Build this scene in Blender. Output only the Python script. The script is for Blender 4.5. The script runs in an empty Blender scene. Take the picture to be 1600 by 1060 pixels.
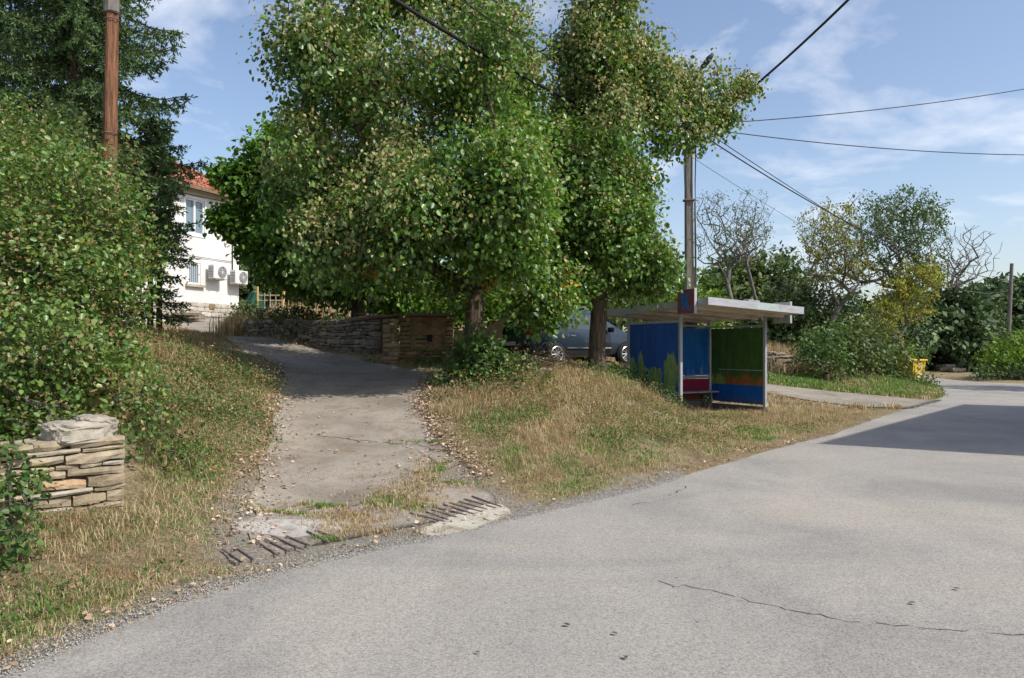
import bpy, math, random
import numpy as np
from mathutils import Vector, Matrix
rnd = random.Random(7)
R = np.random.default_rng(11)
SC = bpy.context.scene
COL = SC.collection
# ------------------------------------------------------------ camera, sky, sun, exposure
CAMH, FPX, HOR = 1.6, 1200.0, 545.0
cam = bpy.data.cameras.new("camera"); camo = bpy.data.objects.new("camera", cam); COL.objects.link(camo)
camo.location = (0, 0, CAMH); camo.rotation_euler = (math.radians(90), 0, 0)
cam.sensor_width = 36; cam.lens = FPX / 1600 * 36; cam.shift_y = (HOR - 530) / 1600; cam.clip_end = 3000; cam.clip_start = 0.05
SC.camera = camo
SUN_EL = math.radians(47); SUN_AZ = math.atan2(.88, -.47)
sdir = Vector((math.sin(SUN_AZ) * math.cos(SUN_EL), math.cos(SUN_AZ) * math.cos(SUN_EL), math.sin(SUN_EL)))
W = bpy.data.worlds.new("World"); SC.world = W; W.use_nodes = True
nt = W.node_tree; N = nt.nodes; L = nt.links
bg = N['Background']; bg.inputs[1].default_value = 0.15
sky = N.new('ShaderNodeTexSky'); sky.sky_type = 'NISHITA'; sky.sun_disc = False
sky.sun_elevation = SUN_EL; sky.sun_rotation = SUN_AZ; sky.dust_density = 1.6; sky.ozone_density = 1.5
tc = N.new('ShaderNodeTexCoord'); sep = N.new('ShaderNodeSeparateXYZ'); L.new(tc.outputs['Generated'], sep.inputs[0])
mz = N.new('ShaderNodeMath'); mz.operation = 'ADD'; mz.inputs[1].default_value = .22; L.new(sep.outputs[2], mz.inputs[0])
dx = N.new('ShaderNodeMath'); dx.operation = 'DIVIDE'; L.new(sep.outputs[0], dx.inputs[0]); L.new(mz.outputs[0], dx.inputs[1])
dy = N.new('ShaderNodeMath'); dy.operation = 'DIVIDE'; L.new(sep.outputs[1], dy.inputs[0]); L.new(mz.outputs[0], dy.inputs[1])
cb = N.new('ShaderNodeCombineXYZ'); L.new(dx.outputs[0], cb.inputs[0]); L.new(dy.outputs[0], cb.inputs[1])
cn = N.new('ShaderNodeTexNoise'); cn.inputs['Scale'].default_value = 2.6; cn.inputs['Detail'].default_value = 9
cn.inputs['Roughness'].default_value = .56; cn.inputs['Distortion'].default_value = .25; L.new(cb.outputs[0], cn.inputs['Vector'])
cr = N.new('ShaderNodeValToRGB'); cr.color_ramp.elements[0].position = .50; cr.color_ramp.elements[1].position = .74
cr.color_ramp.elements[1].color = (.8, .8, .8, 1); L.new(cn.outputs[0], cr.inputs[0])
mx = N.new('ShaderNodeMix'); mx.data_type = 'RGBA'
mx.inputs[7].default_value = (5.4, 5.6, 6.1, 1)
L.new(cr.outputs[0], mx.inputs[0])
tin = N.new('ShaderNodeMix'); tin.data_type = 'RGBA'; tin.blend_type = 'MULTIPLY'; tin.inputs[0].default_value = 1
tin.inputs[7].default_value = (1.02, .97, .96, 1)
L.new(sky.outputs[0], tin.inputs[6]); L.new(tin.outputs[2], mx.inputs[6]); L.new(mx.outputs[2], bg.inputs[0])
sl = bpy.data.lights.new("sun", 'SUN'); sl.energy = 3.7; sl.angle = math.radians(.55); sl.color = (1, .95, .87)
so = bpy.data.objects.new("sun", sl); COL.objects.link(so); so.rotation_euler = sdir.to_track_quat('Z', 'Y').to_euler()
SC.view_settings.view_transform = 'Standard'; SC.view_settings.look = 'None'
SC.view_settings.exposure = 0.36; SC.view_settings.gamma = 1
SC.cycles.max_bounces = 6; SC.cycles.diffuse_bounces = 3; SC.cycles.transparent_max_bounces = 6
SC.render.film_transparent = False

def P(px, py, Y):
    return Vector(((px - 800) / FPX * Y, Y, CAMH + (HOR - py) / FPX * Y))
# ------------------------------------------------------------ material helpers
def mat(name, col=(.5, .5, .5), rough=.8, metal=0, spec=.3):
    m = bpy.data.materials.new(name); m.use_nodes = True
    b = m.node_tree.nodes['Principled BSDF']
    b.inputs['Base Color'].default_value = (*col, 1); b.inputs['Roughness'].default_value = rough
    b.inputs['Metallic'].default_value = metal; b.inputs['Specular IOR Level'].default_value = spec
    return m
def bsdf(m): return m.node_tree.nodes['Principled BSDF']
def noise(m, scale=5, detail=6, rough=.6, dist=0, sc=None, coord='Object'):
    n = m.node_tree.nodes; l = m.node_tree.links
    t = n.new('ShaderNodeTexCoord'); x = n.new('ShaderNodeTexNoise')
    x.inputs['Scale'].default_value = scale; x.inputs['Detail'].default_value = detail
    x.inputs['Roughness'].default_value = rough; x.inputs['Distortion'].default_value = dist
    if sc:
        mp = n.new('ShaderNodeMapping'); mp.inputs['Scale'].default_value = sc
        l.new(t.outputs[coord], mp.inputs[0]); l.new(mp.outputs[0], x.inputs['Vector'])
    else: l.new(t.outputs[coord], x.inputs['Vector'])
    return x.outputs[0]
def ramp(m, fac, stops, interp='LINEAR'):
    n = m.node_tree.nodes.new('ShaderNodeValToRGB'); n.color_ramp.interpolation = interp
    e = n.color_ramp.elements
    while len(e) < len(stops): e.new(.5)
    for i, (p, c) in enumerate(stops):
        e[i].position = p; e[i].color = (*c, 1) if len(c) == 3 else c
    m.node_tree.links.new(fac, n.inputs[0]); return n.outputs[0]
def g(v): return (v, v, v)
def mixc(m, f, a, b, mode='MIX'):
    n = m.node_tree.nodes.new('ShaderNodeMix'); n.data_type = 'RGBA'; n.blend_type = mode
    l = m.node_tree.links
    for k, v in ((0, f), (6, a), (7, b)):
        if isinstance(v, (int, float)): n.inputs[k].default_value = v
        elif isinstance(v, tuple): n.inputs[k].default_value = (*v, 1)
        else: l.new(v, n.inputs[k])
    return n.outputs[2]
def mth(m, op, a, b=None, clamp=False):
    n = m.node_tree.nodes.new('ShaderNodeMath'); n.operation = op; n.use_clamp = clamp
    for k, v in ((0, a), (1, b)):
        if v is None: continue
        if isinstance(v, (int, float)): n.inputs[k].default_value = v
        else: m.node_tree.links.new(v, n.inputs[k])
    return n.outputs[0]
def setc(m, c): m.node_tree.links.new(c, bsdf(m).inputs['Base Color'])
def bump(m, h, strength=.4, dist=.02):
    n = m.node_tree.nodes.new('ShaderNodeBump'); n.inputs['Strength'].default_value = strength
    n.inputs['Distance'].default_value = dist
    m.node_tree.links.new(h, n.inputs['Height']); m.node_tree.links.new(n.outputs[0], bsdf(m).inputs['Normal'])
def xyz(m, coord='Object'):
    n = m.node_tree.nodes; t = n.new('ShaderNodeTexCoord'); s = n.new('ShaderNodeSeparateXYZ')
    m.node_tree.links.new(t.outputs[coord], s.inputs[0]); return s.outputs
def leafmat(name, stops, transl=.35, rough=.45, spec=.35):
    m = mat(name, (.1, .2, .05), rough, 0, spec); n = m.node_tree.nodes; l = m.node_tree.links
    ge = n.new('ShaderNodeNewGeometry'); c = ramp(m, ge.outputs['Random Per Island'], stops)
    setc(m, c)
    if transl:
        t = n.new('ShaderNodeBsdfTranslucent'); tcx = mixc(m, 1.0, c, (1.0, 1.0, .55), 'MULTIPLY'); l.new(tcx, t.inputs[0])
        mi = n.new('ShaderNodeMixShader'); mi.inputs[0].default_value = transl
        l.new(bsdf(m).outputs[0], mi.inputs[1]); l.new(t.outputs[0], mi.inputs[2]); l.new(mi.outputs[0], n['Material Output'].inputs[0])
    return m
# ------------------------------------------------------------ object helpers
def tag(o, label=None, cat=None, group=None, kind=None):
    if label: o['label'] = label
    if cat: o['category'] = cat
    if group: o['group'] = group
    if kind: o['kind'] = kind
    return o
def empty(name, loc, rz=0, label=None, cat=None, group=None):
    o = bpy.data.objects.new(name, None); COL.objects.link(o); o.location = loc; o.rotation_euler = (0, 0, rz)
    o.empty_display_size = .2
    return tag(o, label, cat, group)
def npmesh(name, V, F, m, parent=None, smooth=False, loc=None, mi=None):
    """V (n,3); F list of faces or (k,n) array"""
    me = bpy.data.meshes.new(name)
    if isinstance(F, np.ndarray):
        k, s = F.shape
        me.vertices.add(len(V)); me.vertices.foreach_set('co', np.asarray(V, dtype=np.float32).ravel())
        me.loops.add(k * s); me.loops.foreach_set('vertex_index', F.astype(np.int32).ravel())
        me.polygons.add(k); me.polygons.foreach_set('loop_start', np.arange(0, k * s, s, dtype=np.int32))
        me.update(calc_edges=True)
    else:
        me.from_pydata([tuple(v) for v in V], [], F)
    me.validate(clean_customdata=False)
    ms = m if isinstance(m, (list, tuple)) else [m]
    for q in ms: me.materials.append(q)
    if mi is not None: me.polygons.foreach_set('material_index', np.asarray(mi, dtype=np.int32))
    if smooth: me.polygons.foreach_set('use_smooth', np.ones(len(me.polygons), dtype=bool))
    o = bpy.data.objects.new(name, me); COL.objects.link(o)
    if parent: o.parent = parent
    if loc is not None: o.location = loc
    return o
class MB:
    def __init__(s): s.v = []; s.f = []
    def add(s, vs, fs):
        b = len(s.v); s.v += [tuple(v) for v in vs]; s.f += [tuple(i + b for i in f) for f in fs]; return s
    def box(s, c, d, M=None, jit=0, bev=0):
        x, y, z = d[0] / 2, d[1] / 2, d[2] / 2
        if bev:
            b = bev; vs = []
            for sx in (-1, 1):
                for sy in (-1, 1):
                    for sz in (-1, 1):
                        vs += [(sx * (x - b), sy * (y - b), sz * z), (sx * (x - b), sy * y, sz * (z - b)), (sx * x, sy * (y - b), sz * (z - b))]
            def I(sx, sy, sz, k): return ((sx > 0) * 4 + (sy > 0) * 2 + (sz > 0)) * 3 + k
            fs = []
            for q in (-1, 1):
                fs.append([I(-1, -1, q, 0), I(1, -1, q, 0), I(1, 1, q, 0), I(-1, 1, q, 0)][::q])
                fs.append([I(-1, q, -1, 1), I(1, q, -1, 1), I(1, q, 1, 1), I(-1, q, 1, 1)][::-q])
                fs.append([I(q, -1, -1, 2), I(q, 1, -1, 2), I(q, 1, 1, 2), I(q, -1, 1, 2)][::q])
                for r in (-1, 1):
                    fs.append([I(-1, q, r, 0), I(1, q, r, 0), I(1, q, r, 1), I(-1, q, r, 1)][::q * r])
                    fs.append([I(q, -1, r, 2), I(q, 1, r, 2), I(q, 1, r, 0), I(q, -1, r, 0)][::-q * r * -1])
                    fs.append([I(q, r, -1, 1), I(q, r, 1, 1), I(q, r, 1, 2), I(q, r, -1, 2)][::q * r])
            for sx in (-1, 1):
                for sy in (-1, 1):
                    for sz in (-1, 1):
                        fs.append([I(sx, sy, sz, k) for k in (0, 1, 2)][::sx * sy * sz])
        else:
            vs = [(a, b_, c_) for a in (-x, x) for b_ in (-y, y) for c_ in (-z, z)]
            fs = [(0, 1, 3, 2), (4, 6, 7, 5), (0, 4, 5, 1), (2, 3, 7, 6), (0, 2, 6, 4), (1, 5, 7, 3)]
        out = []
        for v in vs:
            v = Vector(v)
            if jit: v += Vector([rnd.uniform(-jit, jit) for _ in range(3)])
            if M is not None: v = M @ v
            out.append(v + Vector(c))
        return s.add(out, fs)
    def bar(s, a, b, r, n=8, r2=None, cap=True):
        a = Vector(a); b = Vector(b); r2 = r if r2 is None else r2
        q = (b - a).to_track_quat('Z', 'Y'); vs = []
        for p, rr in ((a, r), (b, r2)):
            for i in range(n):
                t = 2 * math.pi * i / n; vs.append(p + q @ Vector((math.cos(t) * rr, math.sin(t) * rr, 0)))
        fs = [(i, (i + 1) % n, n + (i + 1) % n, n + i) for i in range(n)]
        if cap: fs += [tuple(range(n))[::-1], tuple(range(n, 2 * n))]
        return s.add(vs, fs)
    def tube(s, pts, r, n=6):
        pts = [Vector(p) for p in pts]; rs = r if isinstance(r, (list, tuple)) else [r] * len(pts)
        vs = []
        for k, p in enumerate(pts):
            d = (pts[min(k + 1, len(pts) - 1)] - pts[max(k - 1, 0)])
            q = d.to_track_quat('Z', 'Y')
            for i in range(n):
                t = 2 * math.pi * i / n; vs.append(p + q @ Vector((math.cos(t) * rs[k], math.sin(t) * rs[k], 0)))
        fs = []
        for k in range(len(pts) - 1):
            for i in range(n):
                fs.append((k * n + i, k * n + (i + 1) % n, (k + 1) * n + (i + 1) % n, (k + 1) * n + i))
        fs += [tuple(range(n))[::-1], tuple(range((len(pts) - 1) * n, len(pts) * n))]
        return s.add(vs, fs)
    def build(s, name, m, parent=None, smooth=False, loc=None):
        return npmesh(name, s.v, s.f, m, parent, smooth, loc)
def rotz(a): return Matrix.Rotation(a, 3, 'Z')
# ------------------------------------------------------------ terrain
CP = [(-2.6,3.8,0),(-2.2,5,0),(-1.5,5.7,0),(-.5,6.7,0),(.3,7.6,0),(1.5,8.8,0),(2.5,10.1,0),(4,12.1,0),(6,14.3,0),(8.3,17.6,0),
(12.2,22.7,0),(15,26.9,0),(19,35,0),(22.5,42,0),(30,52,0),(2,4,0),(6,8,0),(10,12,0),(16,20,0),(25,30,0),(40,38,.2),(0,-5,0),(-6,-6,0),(-30,-30,0),(30,-30,0),(60,0,.5),
(-2.45,7.4,.06),(-2.96,9.4,.25),(-3.78,12.6,.72),(-4.2,14.3,1.0),(-6,18,1.4),(-10.4,25,2.0),(-13,30,2.5),(-1.2,8,.08),(-1.9,10,.36),(-2.6,12.5,.78),(-2.9,15,1.08),(-4.5,19,1.5),(-8.5,25.5,2.05),(-11.8,31,2.6),
(-.2,8,.06),(-.92,10,.36),(-1.45,12,.7),(-1.65,14.7,1.05),(-1.33,16,1.2),(-2.8,17,1.33),(-5.1,20.5,1.66),(-8,24,1.95),(-10.7,30,2.55),(-12.3,34.5,3.02),
(-3.15,6.0,.3),(-3.9,5.3,.28),(-4.7,4.6,.2),(-3.4,4.3,.08),(-5,3.2,.05),(-3.7,7.0,.85),(-4.7,6.3,.9),(-6.5,5,.95),(-9,2,.8),(-3.2,7.3,.45),(-3.9,9,.85),(-4.8,11,1.3),(-5.4,12.5,1.55),(-6.8,14.5,1.85),(-9,18,2.05),(-12,22,2.3),(-9,10,1.9),(-13,8,2),(-16,15,2.6),(-20,30,3.2),(-16,38,3.2),
(-5,22.5,1.95),(-3,18.6,1.6),(-8,27,2.3),(-3,25,2.0),(0,20,1.3),(0,26,1.6),(-6,32,3),(0,40,3),
(-.1,10,.45),(.2,11.3,.62),(0,12.5,.86),(-.6,14,1.1),(.8,14,.98),(.8,16,1.15),(2.1,15.5,1.0),(1.8,17,1.12),(1.2,20,1.15),(3.5,22,1.1),(2.4,18.4,1.05),(3.1,17.0,.42),(3.2,16.0,.28),(1,10.5,.28),(2.2,12,.3),(3.1,13.7,.18),(4,15,.06),(3.9,17.4,.03),(4.5,18.5,.02),(6.3,18.7,0),(5.4,20.0,.05),(2.9,19.9,.95),
(7,20.5,.05),(4.8,22,.75),(7,24,.45),(9,24,.3),(7.5,28,.8),(9.5,32,.9),(12,27,.2),(14,30,.22),(16,33,.3),(18,38,.2),(10,38,2),(14,43,1.5),(25,55,.3),(35,62,1.2),(0,60,3),(-30,60,4),(30,36,.1),(26,40,.2),(-60,40,4),(60,60,2),(-40,0,2),(0,120,5),(80,120,5),(-80,120,6)]
CPA = np.array(CP, float)
def _solve():
    n = len(CPA); A = np.zeros((n + 3, n + 3)); D = np.hypot(CPA[:, None, 0] - CPA[None, :, 0], CPA[:, None, 1] - CPA[None, :, 1])
    A[:n, :n] = D - np.eye(n) * .02 * -1 * 0; A[:n, :n] += np.eye(n) * -.08
    A[:n, n] = 1; A[:n, n + 1:] = CPA[:, :2]; A[n:, :n] = A[:n, n:].T
    b = np.zeros(n + 3); b[:n] = CPA[:, 2]
    return np.linalg.lstsq(A, b, rcond=None)[0]
RW = _solve()
ROAD_L = [(-3.6,-60),(-3.2,-8),(-3.0,0),(-2.75,2.4),(-2.5,3.76),(-2.3,4.4),(-2.0,5.1),(-1.55,5.65),(-.55,6.62),(.31,7.53),(1.45,8.73),(2.53,10.1),(4,12),(5.92,14.2),(8.3,17.5),(12.2,22.6),(15.1,26.7),(19,34.9),(20.6,38),(21.2,42),(19,47),(12,51)]
ROAD_R = [(6,-60),(6.5,-8),(7,0),(10.2,7.5),(18.2,17.5),(27,25.5),(60,31),(60,36),(23.5,34.3),(22.2,36),(22.6,40),(24.5,45),(24,51),(19,55),(12,56.5)]
def subdiv(pl, st=.25, jit=0, rg=None):
    out = []
    for a, b in zip(pl[:-1], pl[1:]):
        a = np.array(a, float); b = np.array(b, float); n = max(1, int(np.hypot(*(b - a)) / st))
        for i in range(n): out.append(a + (b - a) * i / n)
    out.append(np.array(pl[-1], float)); out = np.array(out)
    # chaikin-like smoothing
    for _ in range(6): out[1:-1] = .25 * out[:-2] + .5 * out[1:-1] + .25 * out[2:]
    if jit:
        k = (rg or R).normal(0, jit, (len(out), 2)); k[0] = k[-1] = 0
        k[1:-1] = .3 * k[:-2] + .5 * k[1:-1] + .3 * k[2:]; out += k
    return out
RDP = np.vstack([subdiv(ROAD_L, .6), subdiv(ROAD_R, .9)[::-1]])
DRV_L = [(-1.95,5.85),(-2.2,6.3),(-2.47,7.3),(-2.96,9.4),(-3.78,12.6),(-4.3,14.5),(-6.2,18),(-10.4,25),(-13.2,30),(-14.5,36)]
DRV_R = [(-.15,7.62),(-.22,7.95),(-.5,9),(-.95,10),(-1.45,12),(-1.6,14.2),(-1.75,15.6),(-3.0,16.6),(-5.3,20.1),(-8.2,23.7),(-11.0,29.5),(-12.2,34.5)]
DVP = np.vstack([subdiv(DRV_L, .4), subdiv(DRV_R, .4)[::-1]])
PTH_T = [(4,25.6),(6.5,25.6),(8.5,24.9),(11.2,24.2),(13.2,23.6)]
PTH_B = [(4,23.4),(6.5,23.2),(7.8,22.4),(9.3,20.5),(10.6,20.4)]
PTP = np.vstack([subdiv(PTH_T, .5), subdiv(PTH_B, .5)[::-1]])
SH_O = np.array((3.84, 17.5)); SU = np.array((.875, .484)); SV = np.array((-.484, .875))
def sdf(poly, X, Y):
    """signed distance, negative inside"""
    X = np.asarray(X, float); Y = np.asarray(Y, float); sh = X.shape; X = X.ravel(); Y = Y.ravel()
    d = np.full(X.shape, 1e9); ins = np.zeros(X.shape, bool); n = len(poly)
    for i in range(n):
        ax, ay = poly[i]; bx, by = poly[(i + 1) % n]; ex, ey = bx - ax, by - ay; L2 = ex * ex + ey * ey + 1e-12
        t = np.clip(((X - ax) * ex + (Y - ay) * ey) / L2, 0, 1)
        d = np.minimum(d, (X - ax - t * ex) ** 2 + (Y - ay - t * ey) ** 2)
        c = ((ay > Y) != (by > Y)) & (X < ex * (Y - ay) / (ey if ey else 1e-12) + ax); ins ^= c
    return (np.where(ins, -1, 1) * np.sqrt(d)).reshape(sh)
def sst(a, b, x): t = np.clip((x - a) / (b - a), 0, 1); return t * t * (3 - 2 * t)
def shuv(X, Y): dx = X - SH_O[0]; dy = Y - SH_O[1]; return dx * SU[0] + dy * SU[1], dx * SV[0] + dy * SV[1]
def GH(X, Y):
    X = np.asarray(X, float); Y = np.asarray(Y, float); sh = X.shape; x = X.ravel(); y = Y.ravel()
    z = np.empty(x.shape)
    for s in range(0, len(x), 20000):
        a = x[s:s + 20000]; b = y[s:s + 20000]
        D = np.hypot(a[:, None] - CPA[None, :, 0], b[:, None] - CPA[None, :, 1])
        z[s:s + 20000] = D @ RW[:-3] + RW[-3] + RW[-2] * a + RW[-1] * b
    rr = np.hypot(x, y - 20); far = sst(60, 110, rr)
    z = z * (1 - far) + 4 * far
    z *= sst(0, 1.2, sdf(RDP, x, y))
    u, v = shuv(x, y)
    ins = sst(-.12, .06, u) * sst(2.95, 2.7, u) * sst(-.9, -.2, v) * sst(2.0, 1.86, v)
    z = z * (1 - ins) + .02 * ins
    return z.reshape(sh)
def gh(x, y): return float(GH(np.array([x]), np.array([y]))[0])
# ------------------------------------------------------------ ground
def axis(lo, a, b, hi, st):
    c = list(np.arange(a, b + 1e-6, st)); s = st; p = a
    L0 = []
    while p > lo: s *= 1.25; p -= s; L0.append(p)
    s = st; p = c[-1]; R0 = []
    while p < hi: s *= 1.25; p += s; R0.append(p)
    return np.array(L0[::-1] + c + R0)
def vnoise(X, Y, f, seed):
    o = np.random.default_rng(seed).uniform(0, 6.28, (6, 3)); z = 0
    for k in range(6):
        a = o[k, 0]; z = z + np.sin((X * math.cos(a) + Y * math.sin(a)) * f * (1 + .37 * k) + o[k, 1] + 1.3 * np.sin((X * math.sin(a) - Y * math.cos(a)) * f * .7 + o[k, 2]))
    return z / 6
ax_ = axis(-900, -14, 13, 900, .13); ay_ = axis(-300, 0, 27, 1600, .13)
GX, GY = np.meshgrid(ax_, ay_, indexing='ij')
GZ = GH(GX, GY)
dr = sdf(RDP, GX, GY); dd = sdf(DVP, GX, GY); dp = sdf(PTP, GX, GY)
amp = sst(0, .5, np.minimum(np.minimum(dr, dd), dp)) * sst(60, 30, np.hypot(GX, GY))
GZ = GZ + amp * (.035 * vnoise(GX, GY, 3.1, 1) + .05 * vnoise(GX, GY, 1.1, 2) + R.normal(0, .006, GX.shape))
GZ = GZ - .05 * sst(-.02, -.18, dr) - .05 * sst(-.02, -.18, dd)
ni, nj = GX.shape; idx = np.arange(ni * nj).reshape(ni, nj)
GF = np.stack([idx[:-1, :-1], idx[1:, :-1], idx[1:, 1:], idx[:-1, 1:]], -1).reshape(-1, 4)
def soil_mat():
    m = mat("dry_soil", (.2, .15, .09), .95, 0, .1)
    a = noise(m, 1.3, 8, .65); b = noise(m, 30, 5, .7); c = noise(m, .35, 3)
    c1 = ramp(m, a, [(.35, (.20, .155, .10)), (.5, (.33, .275, .185)), (.65, (.24, .22, .13))])
    c2 = ramp(m, b, [(.35, (.55, .5, .45)), (.65, (1.25, 1.2, 1.1))])
    c = mixc(m, 1, c1, c2, 'MULTIPLY')
    at = m.node_tree.nodes.new('ShaderNodeAttribute'); at.attribute_name = 'gravelly'
    gn = noise(m, 60, 5, .85); gc = ramp(m, gn, [(.33, (.12, .115, .105)), (.5, (.30, .285, .26)), (.7, (.48, .46, .42))])
    gf = mth(m, 'MULTIPLY', at.outputs['Fac'], ramp(m, noise(m, 7, 5, .7), [(.28, g(.2)), (.45, g(1))]))
    setc(m, mixc(m, gf, c, gc)); bump(m, mth(m, 'ADD', b, gn), .8, .03); return m
gm = npmesh("ground", np.stack([GX, GY, GZ], -1).reshape(-1, 3), GF, soil_mat(), smooth=True); _at = gm.data.attributes.new('gravelly', 'FLOAT', 'POINT'); _at.data.foreach_set('value', (np.maximum(sst(.55, .2, dr + .15 * vnoise(GX, GY, 2.2, 31)) * (GX < 2.2), sst(1.5, .3, np.hypot(GX + 1.2, GY - 6.9) - .9) * sst(.5, .1, dd))).ravel().astype(np.float32)); tag(gm, "dry grassy earth banks on both sides of the driveway", kind='structure')
def strip(name, A, B, z0, m, cross=10, fz=None, label=None):
    """sheet between two polylines resampled to the same count"""
    def res(pl, n):
        pl = np.array(pl); s = np.r_[0, np.cumsum(np.hypot(*np.diff(pl, axis=0).T))]; t = np.linspace(0, s[-1], n)
        return np.stack([np.interp(t, s, pl[:, 0]), np.interp(t, s, pl[:, 1])], -1)
    n = max(len(A), len(B)); A = res(A, n); B = res(B, n)
    T = np.linspace(0, 1, cross + 1)
    V = A[:, None, :] * (1 - T[None, :, None]) + B[:, None, :] * T[None, :, None]
    z = (fz or GH)(V[..., 0], V[..., 1]) + z0
    V3 = np.concatenate([V, z[..., None]], -1).reshape(-1, 3)
    I = np.arange(n * (cross + 1)).reshape(n, cross + 1)
    F = np.stack([I[:-1, :-1], I[:-1, 1:], I[1:, 1:], I[1:, :-1]], -1).reshape(-1, 4)
    bd_ = np.r_[I[0, :], I[1:, -1], I[-1, -2::-1], I[-2:0:-1, 0]]; k0 = len(V3); low = V3[bd_].copy(); low[:, 2] -= .1; V3 = np.concatenate([V3, low]); q_ = np.arange(len(bd_)); q2 = (q_ + 1) % len(bd_)
    F = np.concatenate([F, np.stack([bd_[q_], bd_[q2], k0 + q2, k0 + q_], -1)])
    o = npmesh(name, V3, F, m, smooth=True); tag(o, label, kind='structure'); return o
def asphalt_mat():
    m = mat("old_asphalt", (.2, .2, .2), .92, 0, .25)
    fine = noise(m, 70, 5, .9); med = noise(m, 38, 4, .7); big = noise(m, .42, 6, .65, .8)
    c = ramp(m, fine, [(.34, (.11, .103, .092)), (.5, (.315, .297, .266)), (.72, (.50, .475, .43))])
    c = mixc(m, 1, c, ramp(m, big, [(.36, (.80, .81, .83)), (.5, (.97, .97, .97)), (.64, (1.10, 1.07, 1.03))]), 'MULTIPLY')
    c = mixc(m, ramp(m, med, [(.60, g(0)), (.70, g(.65))]), c, (.09, .085, .08))
    c = mixc(m, ramp(m, noise(m, 1.7, 6, .75, .4), [(.60, g(0)), (.74, g(.35))]), c, (.12, .115, .11)); c = mixc(m, ramp(m, noise(m, 26, 3, .9), [(.66, g(0)), (.72, g(.7))]), c, (.07, .065, .06))
    v = m.node_tree.nodes.new('ShaderNodeTexVoronoi'); v.inputs['Scale'].default_value = 60
    t = m.node_tree.nodes.new('ShaderNodeTexCoord'); m.node_tree.links.new(t.outputs['Object'], v.inputs['Vector'])
    c = mixc(m, ramp(m, v.outputs['Distance'], [(.1, g(.5)), (.35, g(0))]), c, (.52, .50, .48))
    streak = noise(m, 1.0, 5, .6, 1.0, sc=(1.2, .35, 1))
    c = mixc(m, 1, c, ramp(m, streak, [(.42, g(1)), (.62, g(.93))]), 'MULTIPLY')
    setc(m, c); bump(m, fine, .55, .008); return m
asph = asphalt_mat()
rl = subdiv(ROAD_L, .12, .022); rr_ = subdiv(ROAD_R, .3, .03)
# drop the far left polyline onto the road with arc-length pairing per piece
def road_sheet():
    Lp = [subdiv(ROAD_L[:18], .12, .025), subdiv(ROAD_L[17:], .3, .05)]
    a = Lp[0]; b = subdiv(ROAD_R[:5] + [(27, 25.5)], .3, .03)
    o1 = (a, b)
    return o1
ra, rb = road_sheet()
def poly_fill(name, poly, z0, m, label, fz=None, skirt=.07):
    """triangulated polygon sheet"""
    import bmesh
    bm = bmesh.new(); vs = [bm.verts.new((x, y, 0)) for x, y in poly]
    es = [bm.edges.new((vs[i], vs[(i + 1) % len(vs)])) for i in range(len(vs))]
    bmesh.ops.triangle_fill(bm, edges=es, use_beauty=True, use_dissolve=False)
    bmesh.ops.recalc_face_normals(bm, faces=bm.faces)
    if bm.faces and bm.faces[:][0].normal.z < 0: bmesh.ops.reverse_faces(bm, faces=bm.faces)
    for v in bm.verts: v.co.z = z0 + (fz(v.co.x, v.co.y) if fz else 0)
    if skirt:
        be = [e for e in bm.edges if len(e.link_faces) == 1]; r_ = bmesh.ops.extrude_edge_only(bm, edges=be)
        for v in [g_ for g_ in r_['geom'] if isinstance(g_, bmesh.types.BMVert)]: v.co.z -= skirt
    me = bpy.data.meshes.new(name); bm.to_mesh(me); bm.free(); me.materials.append(m)
    o = bpy.data.objects.new(name, me); COL.objects.link(o); tag(o, label, kind='structure'); return o
road = poly_fill("road", np.vstack([subdiv(ROAD_L, .12, .022), subdiv(ROAD_R, .5)[::-1]]), .006, asph, "worn grey asphalt village road")
def concrete_mat(name="worn_concrete", base=(.305, .27, .225), dark=.75):
    m = mat(name, base, .95, 0, .15)
    a = noise(m, .9, 8, .65, .4); f = noise(m, 90, 4, .75); s = noise(m, 4.5, 6, .7, .5)
    c = ramp(m, a, [(.32, tuple(x * .62 for x in base)), (.5, base), (.68, tuple(x * 1.22 for x in base))])
    c = mixc(m, 1, c, ramp(m, f, [(.3, g(.62)), (.55, g(1)), (.75, g(1.25))]), 'MULTIPLY')
    c = mixc(m, ramp(m, s, [(.50, g(0)), (.66, g(.7))]), c, (.20, .155, .10)); c = mixc(m, ramp(m, noise(m, 22, 5, .8), [(.54, g(0)), (.66, g(.65))]), c, (.13, .115, .095))
    setc(m, c); bump(m, mth(m, 'ADD', f, mth(m, 'MULTIPLY', s, 2)), .6, .012); return m
drive = strip("driveway", subdiv(DRV_L, .15, .07), subdiv(DRV_R, .15, .07), .012, concrete_mat(), 26, label="cracked concrete driveway rising to the white house")
path = strip("gravel_path", subdiv(PTH_T, .3, .06), subdiv(PTH_B, .3, .06), .03, concrete_mat("gravel_dirt", (.30, .27, .22)), 14, label="gravel track leaving the road behind the shelter")
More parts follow.
